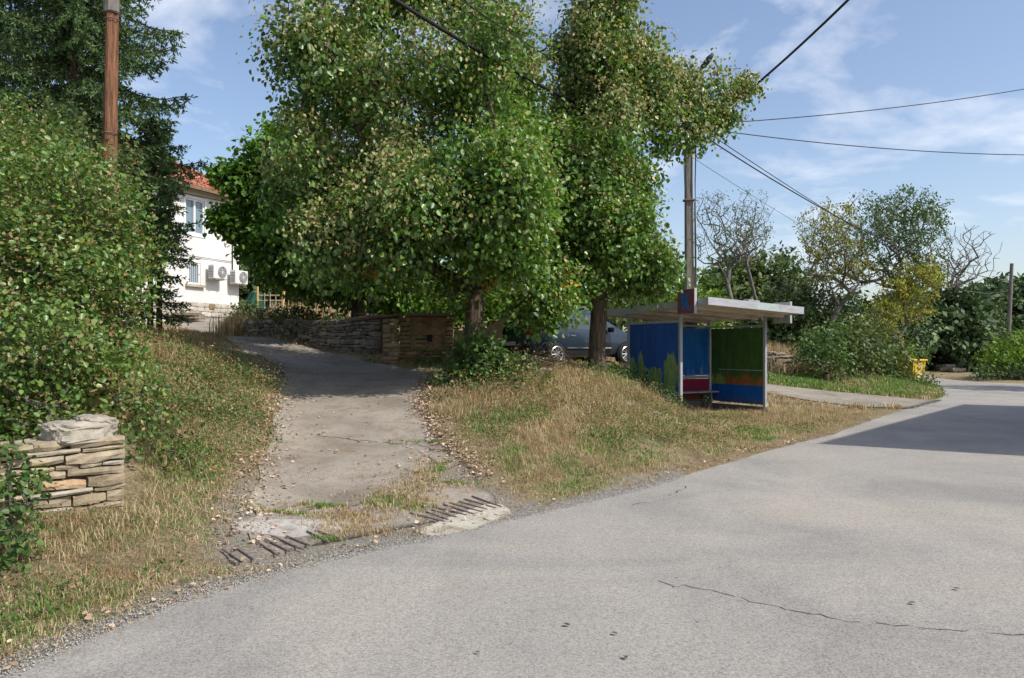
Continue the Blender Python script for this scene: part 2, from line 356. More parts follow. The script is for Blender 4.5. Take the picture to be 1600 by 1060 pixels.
# ------------------------------------------------------------ foliage tools
T6 = np.array([(0,0,0),(.3,.36,.10),(.72,.30,.06),(1,0,-.10),(.72,-.30,.06),(.3,-.36,.10)]); F6 = np.array([(0,3,2,1),(0,5,4,3)])
T4 = np.array([(0,0,0),(.45,.32,.06),(1,0,-.04),(.45,-.32,.06)]); F4 = np.array([(0,1,2,3)])
TN = np.array([(0,0,0),(.5,.16,0),(1,0,0),(.5,-.16,0)])
def norm(v): return v / (np.linalg.norm(v, axis=1, keepdims=True) + 1e-9)
def leaves(pos, axisv, nrm, size, T=T6, F=F6):
    a = norm(axisv); n = norm(nrm - (nrm * a).sum(1, keepdims=True) * a); b = np.cross(n, a)
    s = size[:, None, None]
    V = pos[:, None, :] + s * (T[None, :, 0:1] * a[:, None, :] + T[None, :, 1:2] * b[:, None, :] + T[None, :, 2:3] * n[:, None, :])
    k = len(pos); FF = (F[None] + (np.arange(k) * len(T))[:, None, None]).reshape(-1, F.shape[1])
    return V.reshape(-1, 3), FF
def rdir(n): return norm(R.normal(0, 1, (n, 3)))
def join(parts):
    V = []; F = []; b = 0
    for v, f in parts: V.append(v); F.append(f + b); b += len(v)
    return np.concatenate(V), np.concatenate(F)
def multi(name, sets, parent):
    V = []; F = []; mi = []; ms = []; b = 0
    for parts, m in sets:
        if not parts: continue
        v, f = join(parts)
        if f.shape[1] == 3: f = np.c_[f, f[:, 2]]
        V.append(v); F.append(f + b); b += len(v); mi.append(np.full(len(f), len(ms))); ms.append(m)
    return npmesh(name, np.concatenate(V), np.concatenate(F), ms, parent, mi=np.concatenate(mi))
def ball_pts(c, r, n, shell=.55):
    """points near the shell of an ellipsoid, upper half favoured slightly"""
    d = rdir(n); t = R.uniform(shell, 1.0, n)[:, None]
    return np.array(c) + d * t * np.array(r), d
def sprays(centers, dirs, per, rad, size, hang=.5, T=T6, F=F6, jit=.35):
    """leafy sprays: per leaves round each centre"""
    n = len(centers); C = np.repeat(centers, per, 0); D = np.repeat(dirs, per, 0); k = n * per
    off = R.normal(0, 1, (k, 3)) * np.array([rad, rad, rad * .8]) * .55
    p = C + off
    ax = D * .5 + R.normal(0, .55, (k, 3)) + np.array([0, 0, -hang])
    nr = D * .5 + R.normal(0, .5, (k, 3)) + np.array([0, 0, .7])
    s = size * R.uniform(1 - jit, 1 + jit, k)
    return leaves(p, ax, nr, s, T, F)
class Skel:
    def __init__(s, pts):
        s.p = [np.array(p, float) for p in pts]; s.par = [-1] + list(range(len(pts) - 1)); s.tips = []
    def reach(s, a, up=.15, step=.35, wob=.05, pen=.9, minh=0):
        a = np.array(a, float); Pn = np.array(s.p); d = np.linalg.norm(Pn - a, axis=1)
        hor = np.hypot(Pn[:, 0] - a[0], Pn[:, 1] - a[1])
        cost = d + pen * np.maximum(0, Pn[:, 2] - a[2] + .45 * hor) + np.where(Pn[:, 2] < s.p[0][2] + minh, 50, 0)
        j = int(np.argmin(cost)); q = s.p[j]; dd = d[j]; n = max(1, int(dd / step))
        c = (q + a) / 2 + np.array([0, 0, up * dd]); last = j
        for i in range(1, n + 1):
            t = i / n; pt = (1 - t) ** 2 * q + 2 * t * (1 - t) * c + t * t * a
            if i < n: pt = pt + R.normal(0, wob * step, 3)
            s.p.append(pt); s.par.append(last); last = len(s.p) - 1
        s.tips.append(last)
    def mesh(s, name, m, parent, r0, rt, nside=6, flare=0):
        n = len(s.p); cnt = np.zeros(n); kids = np.zeros(n)
        for i in range(n):
            if s.par[i] >= 0: kids[s.par[i]] += 1
        cnt[kids == 0] = 1
        for i in range(n - 1, 0, -1): cnt[s.par[i]] += cnt[i]
        p = math.log(r0 / rt) / math.log(max(cnt[0], 2)); r = rt * np.maximum(cnt, 1) ** p
        Pn = np.array(s.p); V = []; F = []
        ii = np.arange(1, n); pa = np.array(s.par)[1:]
        A = Pn[pa]; B = Pn[ii]; ra = np.minimum(r[pa], r[ii] * 1.5); rb = r[ii]
        if flare:
            z = A[:, 2] - Pn[0, 2]; ra = ra * (1 + flare * np.exp(-z / .25)); z = B[:, 2] - Pn[0, 2]; rb = rb * (1 + flare * np.exp(-z / .25))
        d = norm(B - A); B = B + d * (rb[:, None] * .3)
        ref = np.where(np.abs(d[:, 2:3]) < .9, np.array([[0, 0, 1.]]), np.array([[1., 0, 0]]))
        u = norm(np.cross(d, ref)); w = np.cross(d, u); th = np.arange(nside) * 2 * np.pi / nside
        cu = np.cos(th)[None, :, None]; su = np.sin(th)[None, :, None]
        ring = cu * u[:, None, :] + su * w[:, None, :]
        VA = A[:, None, :] + ring * ra[:, None, None]; VB = B[:, None, :] + ring * rb[:, None, None]
        V = np.concatenate([VA, VB], 1).reshape(-1, 3); k = np.arange(nside)
        f = np.stack([k, (k + 1) % nside, nside + (k + 1) % nside, nside + k], -1)
        F = (f[None] + (np.arange(n - 1) * 2 * nside)[:, None, None]).reshape(-1, 4)
        return npmesh(name, V, F, m, parent, smooth=True)
def barkmat(name, a, b, sc=(9, 9, 1.6)):
    m = mat(name, a, .95, 0, .1); n1 = noise(m, 2.2, 6, .7, .4, sc=sc); n2 = noise(m, 3, 4)
    c = ramp(m, n1, [(.35, a), (.65, b)]); setc(m, mixc(m, ramp(m, n2, [(.55, g(0)), (.75, g(.5))]), c, (.16, .17, .09)))
    bump(m, n1, .9, .05); return m
bark = barkmat("rough_bark", (.055, .042, .032), (.19, .15, .115))
bark_grey = barkmat("grey_bark", (.09, .08, .07), (.24, .215, .19))
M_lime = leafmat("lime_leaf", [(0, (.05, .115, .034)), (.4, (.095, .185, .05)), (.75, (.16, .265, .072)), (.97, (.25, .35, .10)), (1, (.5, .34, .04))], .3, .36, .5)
M_limeb = leafmat("lime_leaf_bright", [(0, (.085, .18, .03)), (.5, (.14, .275, .042)), (1, (.22, .37, .065))], .4, .36, .5)
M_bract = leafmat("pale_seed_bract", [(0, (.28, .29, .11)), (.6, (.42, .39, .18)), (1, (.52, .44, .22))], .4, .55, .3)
M_yel = leafmat("yellow_leaf", [(0, (.55, .34, .03)), (1, (.62, .46, .06))], .4, .5, .3)
M_wal = leafmat("walnut_leaf", [(0, (.06, .15, .025)), (.5, (.12, .26, .038)), (1, (.20, .37, .055))], .45, .4, .4)
M_ivy = leafmat("climber_leaf", [(0, (.05, .11, .026)), (.5, (.115, .21, .042)), (.86, (.21, .31, .07)), (.95, (.24, .24, .10)), (1, (.30, .18, .07))], .3, .38, .5)
M_ivyd = leafmat("seed_head", [(0, (.24, .23, .11)), (.6, (.33, .26, .13)), (1, (.36, .18, .10))], .3, .7, .2)
M_spr = leafmat("spruce_needle", [(0, (.045, .095, .035)), (.6, (.09, .16, .055)), (1, (.15, .22, .085))], .2, .5, .3)
M_far = leafmat("hedge_leaf", [(0, (.05, .09, .03)), (.6, (.10, .155, .05)), (1, (.19, .23, .09))], .3, .5, .3)
M_dark = leafmat("dark_thicket_leaf", [(0, (.04, .075, .035)), (.6, (.075, .125, .05)), (1, (.13, .19, .075))], .2, .55, .3)
M_brt = leafmat("bright_bush_leaf", [(0, (.07, .15, .02)), (.6, (.14, .26, .03)), (1, (.26, .34, .05))], .45, .5, .3)
M_aut = leafmat("yellowing_leaf", [(0, (.14, .20, .05)), (.5, (.30, .34, .06)), (.85, (.50, .46, .08)), (1, (.38, .26, .10))], .4, .5, .3)
M_weed = leafmat("weed_leaf", [(0, (.04, .10, .025)), (.6, (.09, .17, .04)), (1, (.17, .24, .07))], .35, .5, .35)
M_dryw = leafmat("dry_weed", [(0, (.20, .11, .06)), (.5, (.34, .22, .11)), (1, (.46, .34, .19))], .2, .9, .1)
def mottle(m, sc, stops):
    b = bsdf(m).inputs['Base Color']; src = b.links[0].from_socket; setc(m, mixc(m, 1, src, ramp(m, noise(m, sc, 4, .7), stops), 'MULTIPLY'))
mottle(M_ivy, 2.6, [(.36, (.75, .9, .75)), (.52, g(1)), (.62, (1.35, 1.2, 1.15)), (.7, (1.7, 1.3, 1.2))]); mottle(M_far, .8, [(.36, (.8, .9, .85)), (.5, g(1)), (.64, (1.45, 1.25, 1.0))]); mottle(M_dark, .5, [(.36, (.8, .9, .95)), (.64, (1.4, 1.3, 1.2))])
# ------------------------------------------------------------ lime trees
def blobs_in(ells, n, r, seedr=None):
    """random blob centres inside a union of ellipsoids (centre, radii, weight)"""
    w = np.array([e[2] for e in ells], float); w /= w.sum(); out = []
    while len(out) < n:
        e = ells[R.choice(len(ells), p=w)]; d = R.normal(0, 1, 3); d /= np.linalg.norm(d)
        t = R.uniform(0, 1) ** (1 / 2.4); c = np.array(e[0]) + d * t * np.array(e[1])
        if len(out) and min(np.linalg.norm(np.array(o[0]) - c) for o in out) < r[0] * .55: continue
        out.append((c, R.uniform(*r)))
    return out
def lime(name, label, base, trunk, ells, nb, rb, spb, per, r0, size, extra=None, bractf=None, brightf=None, lab_cat='tree', m_leaf=None, lowpoly=False, nocut=None, gap=.0, yel=None, low=None, kq=-1.05, hole=None):
    root = empty(name, base, label=label, cat=lab_cat); o = np.array(base, float)
    tr = [np.array(p, float) - o for p in trunk]; tp = []
    for a, b in zip(tr[:-1], tr[1:]):
        n = max(1, int(np.linalg.norm(b - a) / .3))
        for i in range(n): tp.append(a + (b - a) * i / n + R.normal(0, .012, 3) * (i > 0))
    tp.append(tr[-1]); sk = Skel(tp)
    bl = blobs_in(ells, nb, rb)
    if extra: bl += extra
    bl.sort(key=lambda q: np.linalg.norm(q[0] - o))
    LP = []; BP = []; FP = []; YP = []; tw = []
    for yc, sd, nn_ in (yel or []):
        cs = np.array(yc) + R.normal(0, 1, (nn_, 3)) * sd - o; YP.append(sprays(cs, np.tile([[0, -1, 0]], (nn_, 1)), 6, .14, .12, .7, T6 if not lowpoly else T4, F6 if not lowpoly else F4))
    T, F = (T4, F4) if lowpoly else (T6, F6)
    for c, r in bl:
        c0 = c - o; sk.reach(c0, up=.12, minh=1.75)
        el = 1.0 if r < .32 else 1.45; cs, ds = ball_pts(c0, (r * .82, r * .82, r * el * .85), spb, .45); w_ = cs + o; q_ = np.sin(w_[:, 0] * 6.1 + np.sin(w_[:, 2] * 2.3) * 2) + np.sin(w_[:, 1] * 5.3 + w_[:, 0] * 3) + .6 * np.sin(w_[:, 2] * 3.1 + w_[:, 0] * 4); cs = cs + ds * (.08 * q_)[:, None]; kp = q_ > kq
        if hole is not None:
            w_ = cs + o; hx_ = w_[:, 0] / w_[:, 1] * FPX + 800; hy_ = HOR - (w_[:, 2] - CAMH) / w_[:, 1] * FPX
            for (cx_, cy_, ax_2, ay_2) in hole: kp &= ~((((hx_ - cx_) / ax_2) ** 2 + ((hy_ - cy_) / ay_2) ** 2 < 1) & (w_[:, 1] < o[1] + .5) & (R.uniform(0, 1, len(w_)) < .8))
        if low:
            w_ = cs + o; kp &= (HOR - (w_[:, 2] - CAMH) / w_[:, 1] * FPX + 14) < np.interp(w_[:, 0] / w_[:, 1] * FPX + 800, low[0], low[1]) + R.normal(0, 7, len(w_))
        cs = cs[kp]; ds = ds[kp]
        keep = R.uniform(0, 1, len(cs)) > gap; cs = cs[keep]; ds = ds[keep]
        for q in cs[:max(3, len(cs) // 3)]: tw.append(q)
        f = bractf(c) if bractf else 0; fr = brightf(c) if brightf else 0
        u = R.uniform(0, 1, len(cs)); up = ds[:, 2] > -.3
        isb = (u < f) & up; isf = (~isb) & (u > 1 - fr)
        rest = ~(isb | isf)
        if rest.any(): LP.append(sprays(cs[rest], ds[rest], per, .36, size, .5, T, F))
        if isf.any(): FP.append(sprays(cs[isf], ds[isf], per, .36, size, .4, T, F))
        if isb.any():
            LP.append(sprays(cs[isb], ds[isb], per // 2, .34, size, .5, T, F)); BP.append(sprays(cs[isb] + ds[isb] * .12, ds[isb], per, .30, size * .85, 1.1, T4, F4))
    for q in tw: sk.reach(q, up=.05, step=.3, pen=.5, minh=1.9)
    sk.mesh("trunk", bark, root, r0, .007, 7, flare=.45)
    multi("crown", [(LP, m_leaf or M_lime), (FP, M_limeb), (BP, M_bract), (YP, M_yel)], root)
    return root
def E(px, py, Y, rx, rz, ry=None, w=1):
    """ellipsoid from photo position (pixels) at depth Y, radii in px"""
    k = Y / FPX; c = P(px, py, Y); return ((c.x, c.y, c.z), (rx * k, (ry if ry else rx * k), rz * k), w)
t1 = (-.78, 15.5, gh(-.78, 15.5) - .1)
lime("lime_tree", "broad lime tree with pale seed bracts and the thicker trunk, nearest the driveway", t1,
     [t1, (-.76, 15.5, 2.3), (-.72, 15.55, 3.4), (-.8, 15.6, 5), (-.9, 15.7, 7), (-.9, 15.8, 9.5)],
     [E(615, 315, 14.7, 190, 85, 2.6, 4.4), E(595, 130, 15.0, 190, 120, 2.4, 4.2), E(600, -60, 15.5, 175, 100, 2.0, 2.6), E(775, 325, 13.2, 75, 90, 1.4, 3.2), E(765, 130, 14.6, 70, 120, 1.8, 2.0), E(790, 225, 14.0, 50, 40, 1.2, .6), E(650, 345, 12.9, 95, 45, 1.0, 1.7), E(835, 455, 14.2, 50, 25, .7, .6), E(570, 385, 13.5, 100, 22, 1.2, 1.2)],
     215, (.28, .62), 32, 24, .19, .088, hole=[(625, 120, 35, 95), (655, 215, 30, 45), (560, 195, 28, 30), (745, 200, 14, 60), (700, 395, 22, 20), (720, 60, 16, 50)], low=([380, 500, 640, 700, 730, 765, 790, 900], [430, 490, 490, 478, 468, 470, 518, 518]), extra=[(np.array(P(px, py, 14.3)), r) for px, py, r in [(825, 492, .26), (858, 492, .26), (880, 478, .26), (740, 470, .25), (700, 455, .3)]], yel=[(P(585, 420, 13.3), (.15, .1, .06), 7), (P(768, 435, 13.9), (.05, .1, .18), 4), (P(890, 430, 14), (.05, .1, .1), 2)],
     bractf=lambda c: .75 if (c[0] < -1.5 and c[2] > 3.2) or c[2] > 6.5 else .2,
     brightf=lambda c: .7 if c[0] > -.9 and c[2] < 7 else .2)  # more bright leaves on the right: fresh growth plus sunlit side put into colour
t2 = (1.83, 16.5, gh(1.83, 16.5) - .1)
lime("lime_tree", "slimmer lime tree by the shelter's left end, one limb reaching over the concrete pole", t2,
     [t2, (1.86, 16.5, 2.6), (1.8, 16.5, 4), (1.7, 16.6, 6), (1.75, 16.6, 8), (1.8, 16.6, 9.5)],
     [E(940, 350, 16.2, 80, 60, 1.6, 2.4), E(925, 250, 16.3, 80, 90, 1.7, 2.6), E(900, 140, 16.6, 30, 80, 1.2, .7), E(945, 110, 16.5, 60, 80, 1.4, 1.8), E(940, 15, 16.5, 35, 50, 1.0, .8), E(1010, 100, 16.4, 25, 60, .8, .5), E(895, 440, 15.4, 40, 22, .8, .6), E(990, 420, 16.4, 50, 25, .9, .8)],
     150, (.26, .56), 34, 22, .18, .092, low=([860, 890, 905, 950, 980, 1060], [505, 505, 462, 458, 470, 462]),
     extra=[(np.array(P(px, py, Y)), r) for px, py, Y, r in [(1040, 150, 17, .55), (1075, 170, 17.4, .55), (1100, 135, 17.6, .5), (1120, 165, 17.8, .45), (1090, 205, 17.5, .42), (1050, 200, 17.2, .5), (1145, 148, 18, .28), (1160, 138, 18, .2), (1020, 190, 17, .55), (1075, 130, 17.3, .35), (1130, 185, 17.8, .3)]],
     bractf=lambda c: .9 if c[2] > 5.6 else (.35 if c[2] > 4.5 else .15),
     brightf=lambda c: .4)
# walnut behind the dry stone wall
t3 = (-4.4, 21.5, gh(-4.4, 21.5) - .1)
lime("walnut_tree", "bright green spreading tree whose low left boughs reach past the corner of the white house", t3,
     [t3, (-4.3, 21.5, 2.6), (-4.3, 21.6, 4.5), (-4.5, 21.6, 7)],
     [E(480, 320, 21.5, 48, 50, 2.2, 2), E(470, 385, 21, 42, 25, 2, 1.4), E(530, 415, 21.5, 100, 30, 2.0, 1.6), E(455, 255, 22, 32, 45, 1.8, 1.1), E(620, 430, 22, 50, 25, 1.6, .8)],
     84, (.4, .75), 30, 20, .2, .15, m_leaf=M_wal, low=([330, 400, 480, 640], [405, 468, 492, 492]),
     extra=[(np.array(P(px, py, 21)), r) for px, py, r in [(350, 272, .1), (372, 288, .16), (392, 300, .35), (347, 345, .07), (362, 350, .1), (385, 352, .3), (395, 385, .3), (405, 245, .4)]],
     brightf=lambda c: .35)
# ------------------------------------------------------------ bushes
def bush(name, label, cat, blobs, spb, per, rad, size, m, group=None, low=False, m2=None, f2=.0, stems=0, stem_mat=None, hang=.15, origin=None, shell=.6, crown="foliage", rough=0):
    cs0 = np.array([b[0] for b in blobs]); o = origin or (float(cs0[:, 0].mean()), float(cs0[:, 1].mean()), 0)
    if origin is None: o = (o[0], o[1], gh(o[0], o[1]) - .03)
    root = empty(name, o, label=label, cat=cat, group=group); oo = np.array(o); LP = []; L2 = []; T, F = (T4, F4) if low else (T6, F6)
    sk = Skel([(0, 0, -.1), (0, 0, .1)])
    for c, r in blobs:
        rr = np.array(r if isinstance(r, tuple) else (r, r, r)); n = max(3, int(spb * float(np.mean(rr)) ** 2))
        c0 = np.array(c) - oo; cs, ds = ball_pts(c0, rr, n, shell)
        if rough:
            w_ = cs + oo; q3 = np.sin(w_[:, 0] * 2.1 + 1.3 + np.sin(w_[:, 2] * 1.9)) + np.sin(w_[:, 2] * 2.7 + w_[:, 1] * 1.5); cs = cs + ds * (.14 * q3)[:, None]; q_ = np.sin(w_[:, 0] * 5.1 + 1.7 * np.sin(w_[:, 2] * 3.3)) + np.sin(w_[:, 1] * 4.3 + w_[:, 2] * 5.7) + np.sin(w_[:, 2] * 8.1 + w_[:, 0] * 3.1)
            cs = cs + ds * (.05 * q_)[:, None]; kp = (q_ + .6 * q3) > -.75; far_ = R.uniform(0, 1, n) < .06; cs[far_] += ds[far_] * R.uniform(.1, .3, (far_.sum(), 1)); cs = cs[kp]; ds = ds[kp]; n = len(cs)
        u = R.uniform(0, 1, n) < f2
        if (~u).any(): LP.append(sprays(cs[~u], ds[~u], per, rad, size, hang, T, F))
        if u.any() and m2: L2.append(sprays(cs[u], ds[u], per, rad, size * .8, hang, T4, F4))
        if stems:
            sk.reach(c0, up=-.05, pen=.3)
            for q in cs[:stems]: sk.reach(q, up=.05, pen=.3)
    multi(crown, [(LP, m), (L2, m2)], root)
    if stems: sk.mesh("stem", stem_mat or bark, root, .05 if len(blobs) > 20 else .014, .003 if len(blobs) <= 20 else .006, 4)
    return root
def PB(l): return [(tuple(P(px, py, Y)), (r if not isinstance(r, tuple) else r)) for px, py, Y, r in l]
def clampb(l):
    out = []
    for px, py, Y, r in l:
        k = FPX / Y * r * 1.12; tx = np.interp(px, [-200, 0, 60, 100, 200, 250, 270], [80, 165, 185, 200, 285, 410, 505]); py = max(py, tx + k * .9)
        ex = np.interp(py, [130, 170, 250, 300, 350, 450, 550, 620, 700], [60, 100, 195, 225, 248, 262, 266, 235, 215]); px = min(px, ex - k); out.append((px, py, Y, r))
    return out
ivb = [(60,330,8.2,1.0),(150,340,8.4,.9),(200,400,8.0,.65),(215,470,7.9,.5),(235,540,8.1,.42),(90,430,7.6,1.0),(20,420,7.0,1.0),(150,500,7.5,.75),(60,540,7.0,.75),(0,530,6.6,.8),(170,580,7.5,.42),(90,600,7.0,.45),(30,610,6.8,.35),
       (50,230,9.5,1.0),(110,255,9.2,.8),(-20,250,9.5,1.3),(-60,380,8.5,1.3),(-100,520,7.5,1.2),(-60,600,6.6,.6),(180,310,8.8,.55),(225,590,7.8,.3),(210,630,7.3,.28),(240,480,8.3,.3),(232,420,8.4,.33),(-120,300,10,1.6),
       (210,360,9.0,.5),(130,290,9.4,.7),(60,640,6.5,.22),(75,660,6.35,.13),(95,655,6.4,.12),(20,655,6.2,.15)]
bush("climbing_bush", "huge mound of leafy creepers burying the ground behind the low stone wall", "bush", PB(clampb(ivb)), 250, 22, .22, .048, M_ivy, m2=M_ivyd, f2=.2, stems=3, stem_mat=bark_grey, shell=.55, rough=1)
bush("climbing_bush", "green shoots climbing over the left end of the low stone wall", "bush", PB([(15,745,5.35,.17),(-15,800,5.2,.22),(45,790,5.2,.1),(30,830,5.1,.14),(-10,860,4.9,.2),(60,760,5.4,.07),(10,700,5.5,.1)]), 500, 9, .1, .05, M_weed, stems=4, stem_mat=bark_grey)
bush("leafy_weed", "bramble and green weeds hanging on the bank right of the low stone wall", "weed", PB([(235,700,7.3,.25),(225,740,6.9,.22),(250,660,7.9,.3),(260,720,7.4,.2),(215,690,6.9,.15),(300,730,7.5,.15),(330,640,9.6,.28),(290,610,9.4,.3),(240,640,8.2,.25)]), 300, 9, .15, .05, M_weed, m2=M_dryw, f2=.25, stems=3)
# background greenery
def far_tree(name, label, cat, blobs, m, spb=10, per=22, size=.3, group="trees and thickets behind the road and garden", rt=.12, **k):
    cs0 = np.array([b[0] for b in blobs]); j = int(np.argmax([b[1] if not isinstance(b[1], tuple) else b[1][0] for b in blobs])); x, y = blobs[j][0][0], blobs[j][0][1]
    o = (x, y, gh(x, y) - .1); root = empty(name, o, label=label, cat=cat, group=group); oo = np.array(o)
    h = max(b[0][2] for b in blobs) - o[2]; sk = Skel([(0, 0, z) for z in np.arange(0, max(.6, h * .4), .4)]); LP = []
    for c, r in sorted(blobs, key=lambda b: b[0][2]):
        n = max(4, int(spb * r * r)); c0 = np.array(c) - oo; sk.reach(c0, step=.6); cs, ds = ball_pts(c0, (r, r, r * .9), n, .6)
        LP.append(sprays(cs, ds, per, .5, size, .3, T4, F4))
    V, F_ = join(LP); sk.mesh("trunk", bark, root, rt, .02, 5); npmesh("crown", V, F_, m, root); return root
def scat(px0, px1, py0, py1, Y0, Y1, n, r0, r1):
    return [(tuple(P(R.uniform(px0, px1), R.uniform(py0, py1), R.uniform(Y0, Y1))), R.uniform(r0, r1)) for _ in range(n)]
far_tree("bushy_tree", "rounded green tree standing behind the bare tree and the shelter roof", "tree", scat(1135, 1220, 425, 485, 44, 48, 20, 1.2, 2.0), M_far, 9, 20, .34)
far_tree("bushy_tree", "dense foliage seen low between the two lime trunks, over the car", "tree", scat(820, 960, 440, 500, 27, 31, 14, .8, 1.3), M_far, 16, 20, .22)
far_tree("bushy_tree", "sunny vine foliage behind the gate wall and the thick lime trunk", "bush", scat(690, 800, 455, 500, 20.5, 23, 12, .5, .8), M_brt, 40, 16, .15)
far_tree("bushy_tree", "low shaded bushes right behind the meter cabinet wall", "bush", scat(570, 700, 440, 490, 22, 24, 12, .5, .9), M_wal, 30, 16, .16)
far_tree("bushy_tree", "bright bush visible between the lime crown and the shelter sign", "bush", scat(1010, 1110, 440, 500, 31, 35, 12, .8, 1.5), M_brt, 14, 18, .24)
far_tree("bushy_tree", "green hedge tree touching the right corner of the white house", "tree", scat(378, 420, 420, 490, 37, 40, 12, .9, 1.3), M_far, 14, 18, .26)
far_tree("bushy_tree", "hedge of mixed trees far behind the dry grass plot", "tree", scat(400, 600, 410, 470, 38, 44, 22, 1.5, 2.2), M_far, 7, 20, .36)
far_tree("bushy_tree", "distant green trees showing beneath the lime crowns", "tree", scat(600, 1050, 420, 490, 48, 56, 24, 2.2, 3.2), M_dark, 4, 22, .5)
far_tree("thicket", "dark thicket on the slope behind the yellow bin", "thicket", scat(1390, 1530, 487, 560, 50, 57, 34, 1.6, 2.4), M_dark, 9, 22, .4)
far_tree("thicket", "tall dark trees behind the far leaning pole", "thicket", scat(1490, 1680, 478, 560, 58, 66, 40, 2.2, 3.2), M_dark, 5, 24, .55)
far_tree("thicket", "hazy dark treetop at the picture's right edge", "tree", scat(1578, 1700, 455, 500, 70, 76, 12, 2.5, 3.6), M_dark, 3.5, 22, .6)
far_tree("thicket", "low undergrowth where the far road bends away", "thicket", scat(1380, 1540, 545, 572, 54, 58, 18, .8, 1.3), M_far, 14, 16, .3)
far_tree("thicket", "grey green scrub behind the shelter's right end", "thicket", scat(1190, 1330, 475, 545, 38, 42, 24, 1.0, 1.7), M_far, 10, 18, .26)
far_tree("thicket", "wood edge behind the yellowing walnut", "thicket", scat(1300, 1420, 500, 560, 46, 50, 18, 1.2, 2), M_dark, 8, 20, .36)
far_tree("green_shrub", "wide olive shrub on the verge left of the yellow bin", "shrub", scat(1265, 1400, 520, 580, 31, 34, 22, .5, .95), M_far, 30, 16, .17)
far_tree("green_shrub", "low dense shrub beside the stone bank, nearest the gravel track", "shrub", scat(1262, 1320, 520, 575, 28, 30, 10, .4, .7), M_weed, 40, 16, .14)
far_tree("green_shrub", "bright leafy bush just behind the yellow bin", "shrub", scat(1395, 1425, 540, 570, 37, 38, 6, .4, .6), M_wal, 40, 16, .16)
far_tree("green_shrub", "sunny yellow green bush around the foot of the far pole", "shrub", scat(1545, 1640, 535, 585, 38.5, 41.5, 20, .6, 1.1), M_brt, 26, 18, .19)
far_tree("green_shrub", "dark clipped lower bush at the corner of the side road", "shrub", scat(1535, 1660, 575, 592, 37.2, 38.6, 14, .35, .6), M_dark, 50, 14, .14)
far_tree("green_shrub", "dark grass and weeds heaped in front of the yellow bin", "weed", scat(1385, 1450, 596, 606, 31, 33, 12, .2, .38), M_far, 90, 10, .12)
# sparse and bare trees
def bare(name, label, base, ells, n, r0, m_leaf=None, nleaf=0, size=.14, lo=None, h=.25, trunks=None, rt=.012, leafsel=None, cat="tree"):
    o = np.array((base[0], base[1], gh(base[0], base[1]) - .1)); root = empty(name, tuple(o), label=label, cat=cat, group="sparse trees right of the shelter")
    top = max(e[0][2] + e[1][2] for e in ells) - o[2]
    sk = Skel([(R.normal(0, .03), R.normal(0, .03), z) for z in np.arange(0, top * h, .4)])
    w = np.array([e[2] for e in ells], float); w /= w.sum(); A = []
    for _ in range(n):
        e = ells[R.choice(len(ells), p=w)]; d = rdir(1)[0] * R.uniform(0, 1) ** .45; A.append(np.array(e[0]) + d * np.array(e[1]) - o)
    A.sort(key=lambda a: a[2] + .3 * np.hypot(a[0], a[1])); big = A[::max(1, n // 16)]
    for a in big: sk.reach(a, up=-.04, step=.6, wob=.09, pen=1.3)
    for a in A: sk.reach(a, up=-.03, step=.45, wob=.08, pen=1.4)
    sk.mesh("trunk", m_bare, root, r0, rt, 5)
    if nleaf:
        tp = np.array([sk.p[i] for i in sk.tips]); tp = tp[leafsel(tp + o)] if leafsel else tp
        cs = tp[R.integers(0, len(tp), nleaf)]; V, F_ = sprays(cs, rdir(nleaf), 5, .22, size, .4, T4, F4); npmesh("crown", V, F_, m_leaf, root)
    return root
m_bare = barkmat("twig_bark", (.11, .10, .085), (.25, .225, .20))
bare("bare_tree", "nearly leafless tree with upright grey twigs just right of the concrete pole", (9.4, 33), [E(1130, 365, 33, 55, 55, 1.8, 2), E(1175, 345, 33, 35, 60, 1.4, 1), E(1110, 320, 33, 30, 30, 1, .6)], 520, .11, M_weed, 260, .08, h=.3, rt=.008)
bare("bare_tree", "second thin leaning stem tree beside the nearly leafless one", (11.2, 34), [E(1170, 370, 34, 40, 45, 1.4, 2)], 220, .08, M_far, 180, .09, h=.25, rt=.008)
bare("sparse_walnut_tree", "spreading walnut with thinning leaves and forked dark limbs", (18.2, 38), [E(1370, 370, 38, 105, 75, 3.2, 3), E(1420, 340, 38, 60, 50, 2, 1.5), E(1430, 420, 37.5, 55, 40, 1.6, 1)], 1300, .2, M_weed, 1700, .13, h=.28, rt=.010)
bare("sparse_walnut_tree", "left neighbour of the spreading walnut, smaller and thinner leaved", (15.5, 37), [E(1295, 370, 37, 55, 60, 2, 2), E(1320, 420, 37, 60, 40, 2, 1)], 620, .12, M_aut, 900, .11, h=.3, rt=.009)
bare("sparse_walnut_tree", "low walnut bough mass turned yellow above the yellow bin", (18.6, 35.5), [E(1420, 460, 35.5, 50, 42, 1.4, 2), E(1380, 500, 35, 40, 36, 1.2, 1), E(1440, 430, 35.5, 40, 30, 1, 1)], 300, .08, M_aut, 1150, .12, h=.2, rt=.009)
bare("bare_tree", "dead rounded tree with tangled dark branches at the far right", (31, 52), [E(1505, 400, 52, 50, 52, 3, 2), E(1480, 430, 52, 40, 30, 2, 1)], 420, .2, h=.3, rt=.014)
bare("bare_tree", "grey leafless scrub tree behind the shelter roof's right end", (17, 40.5), [E(1260, 470, 40, 60, 50, 2, 2)], 260, .1, M_far, 240, .14, h=.15)
# off-frame tree that shades the far road
far_tree("bushy_tree", "leafy roadside tree past the neighbour house", "tree", [((27 + R.normal(0, 1.6), 26.5 + R.normal(0, 1.3), R.uniform(4, 9)), R.uniform(1.2, 1.8)) for _ in range(12)], M_far, 8, 20, .34)
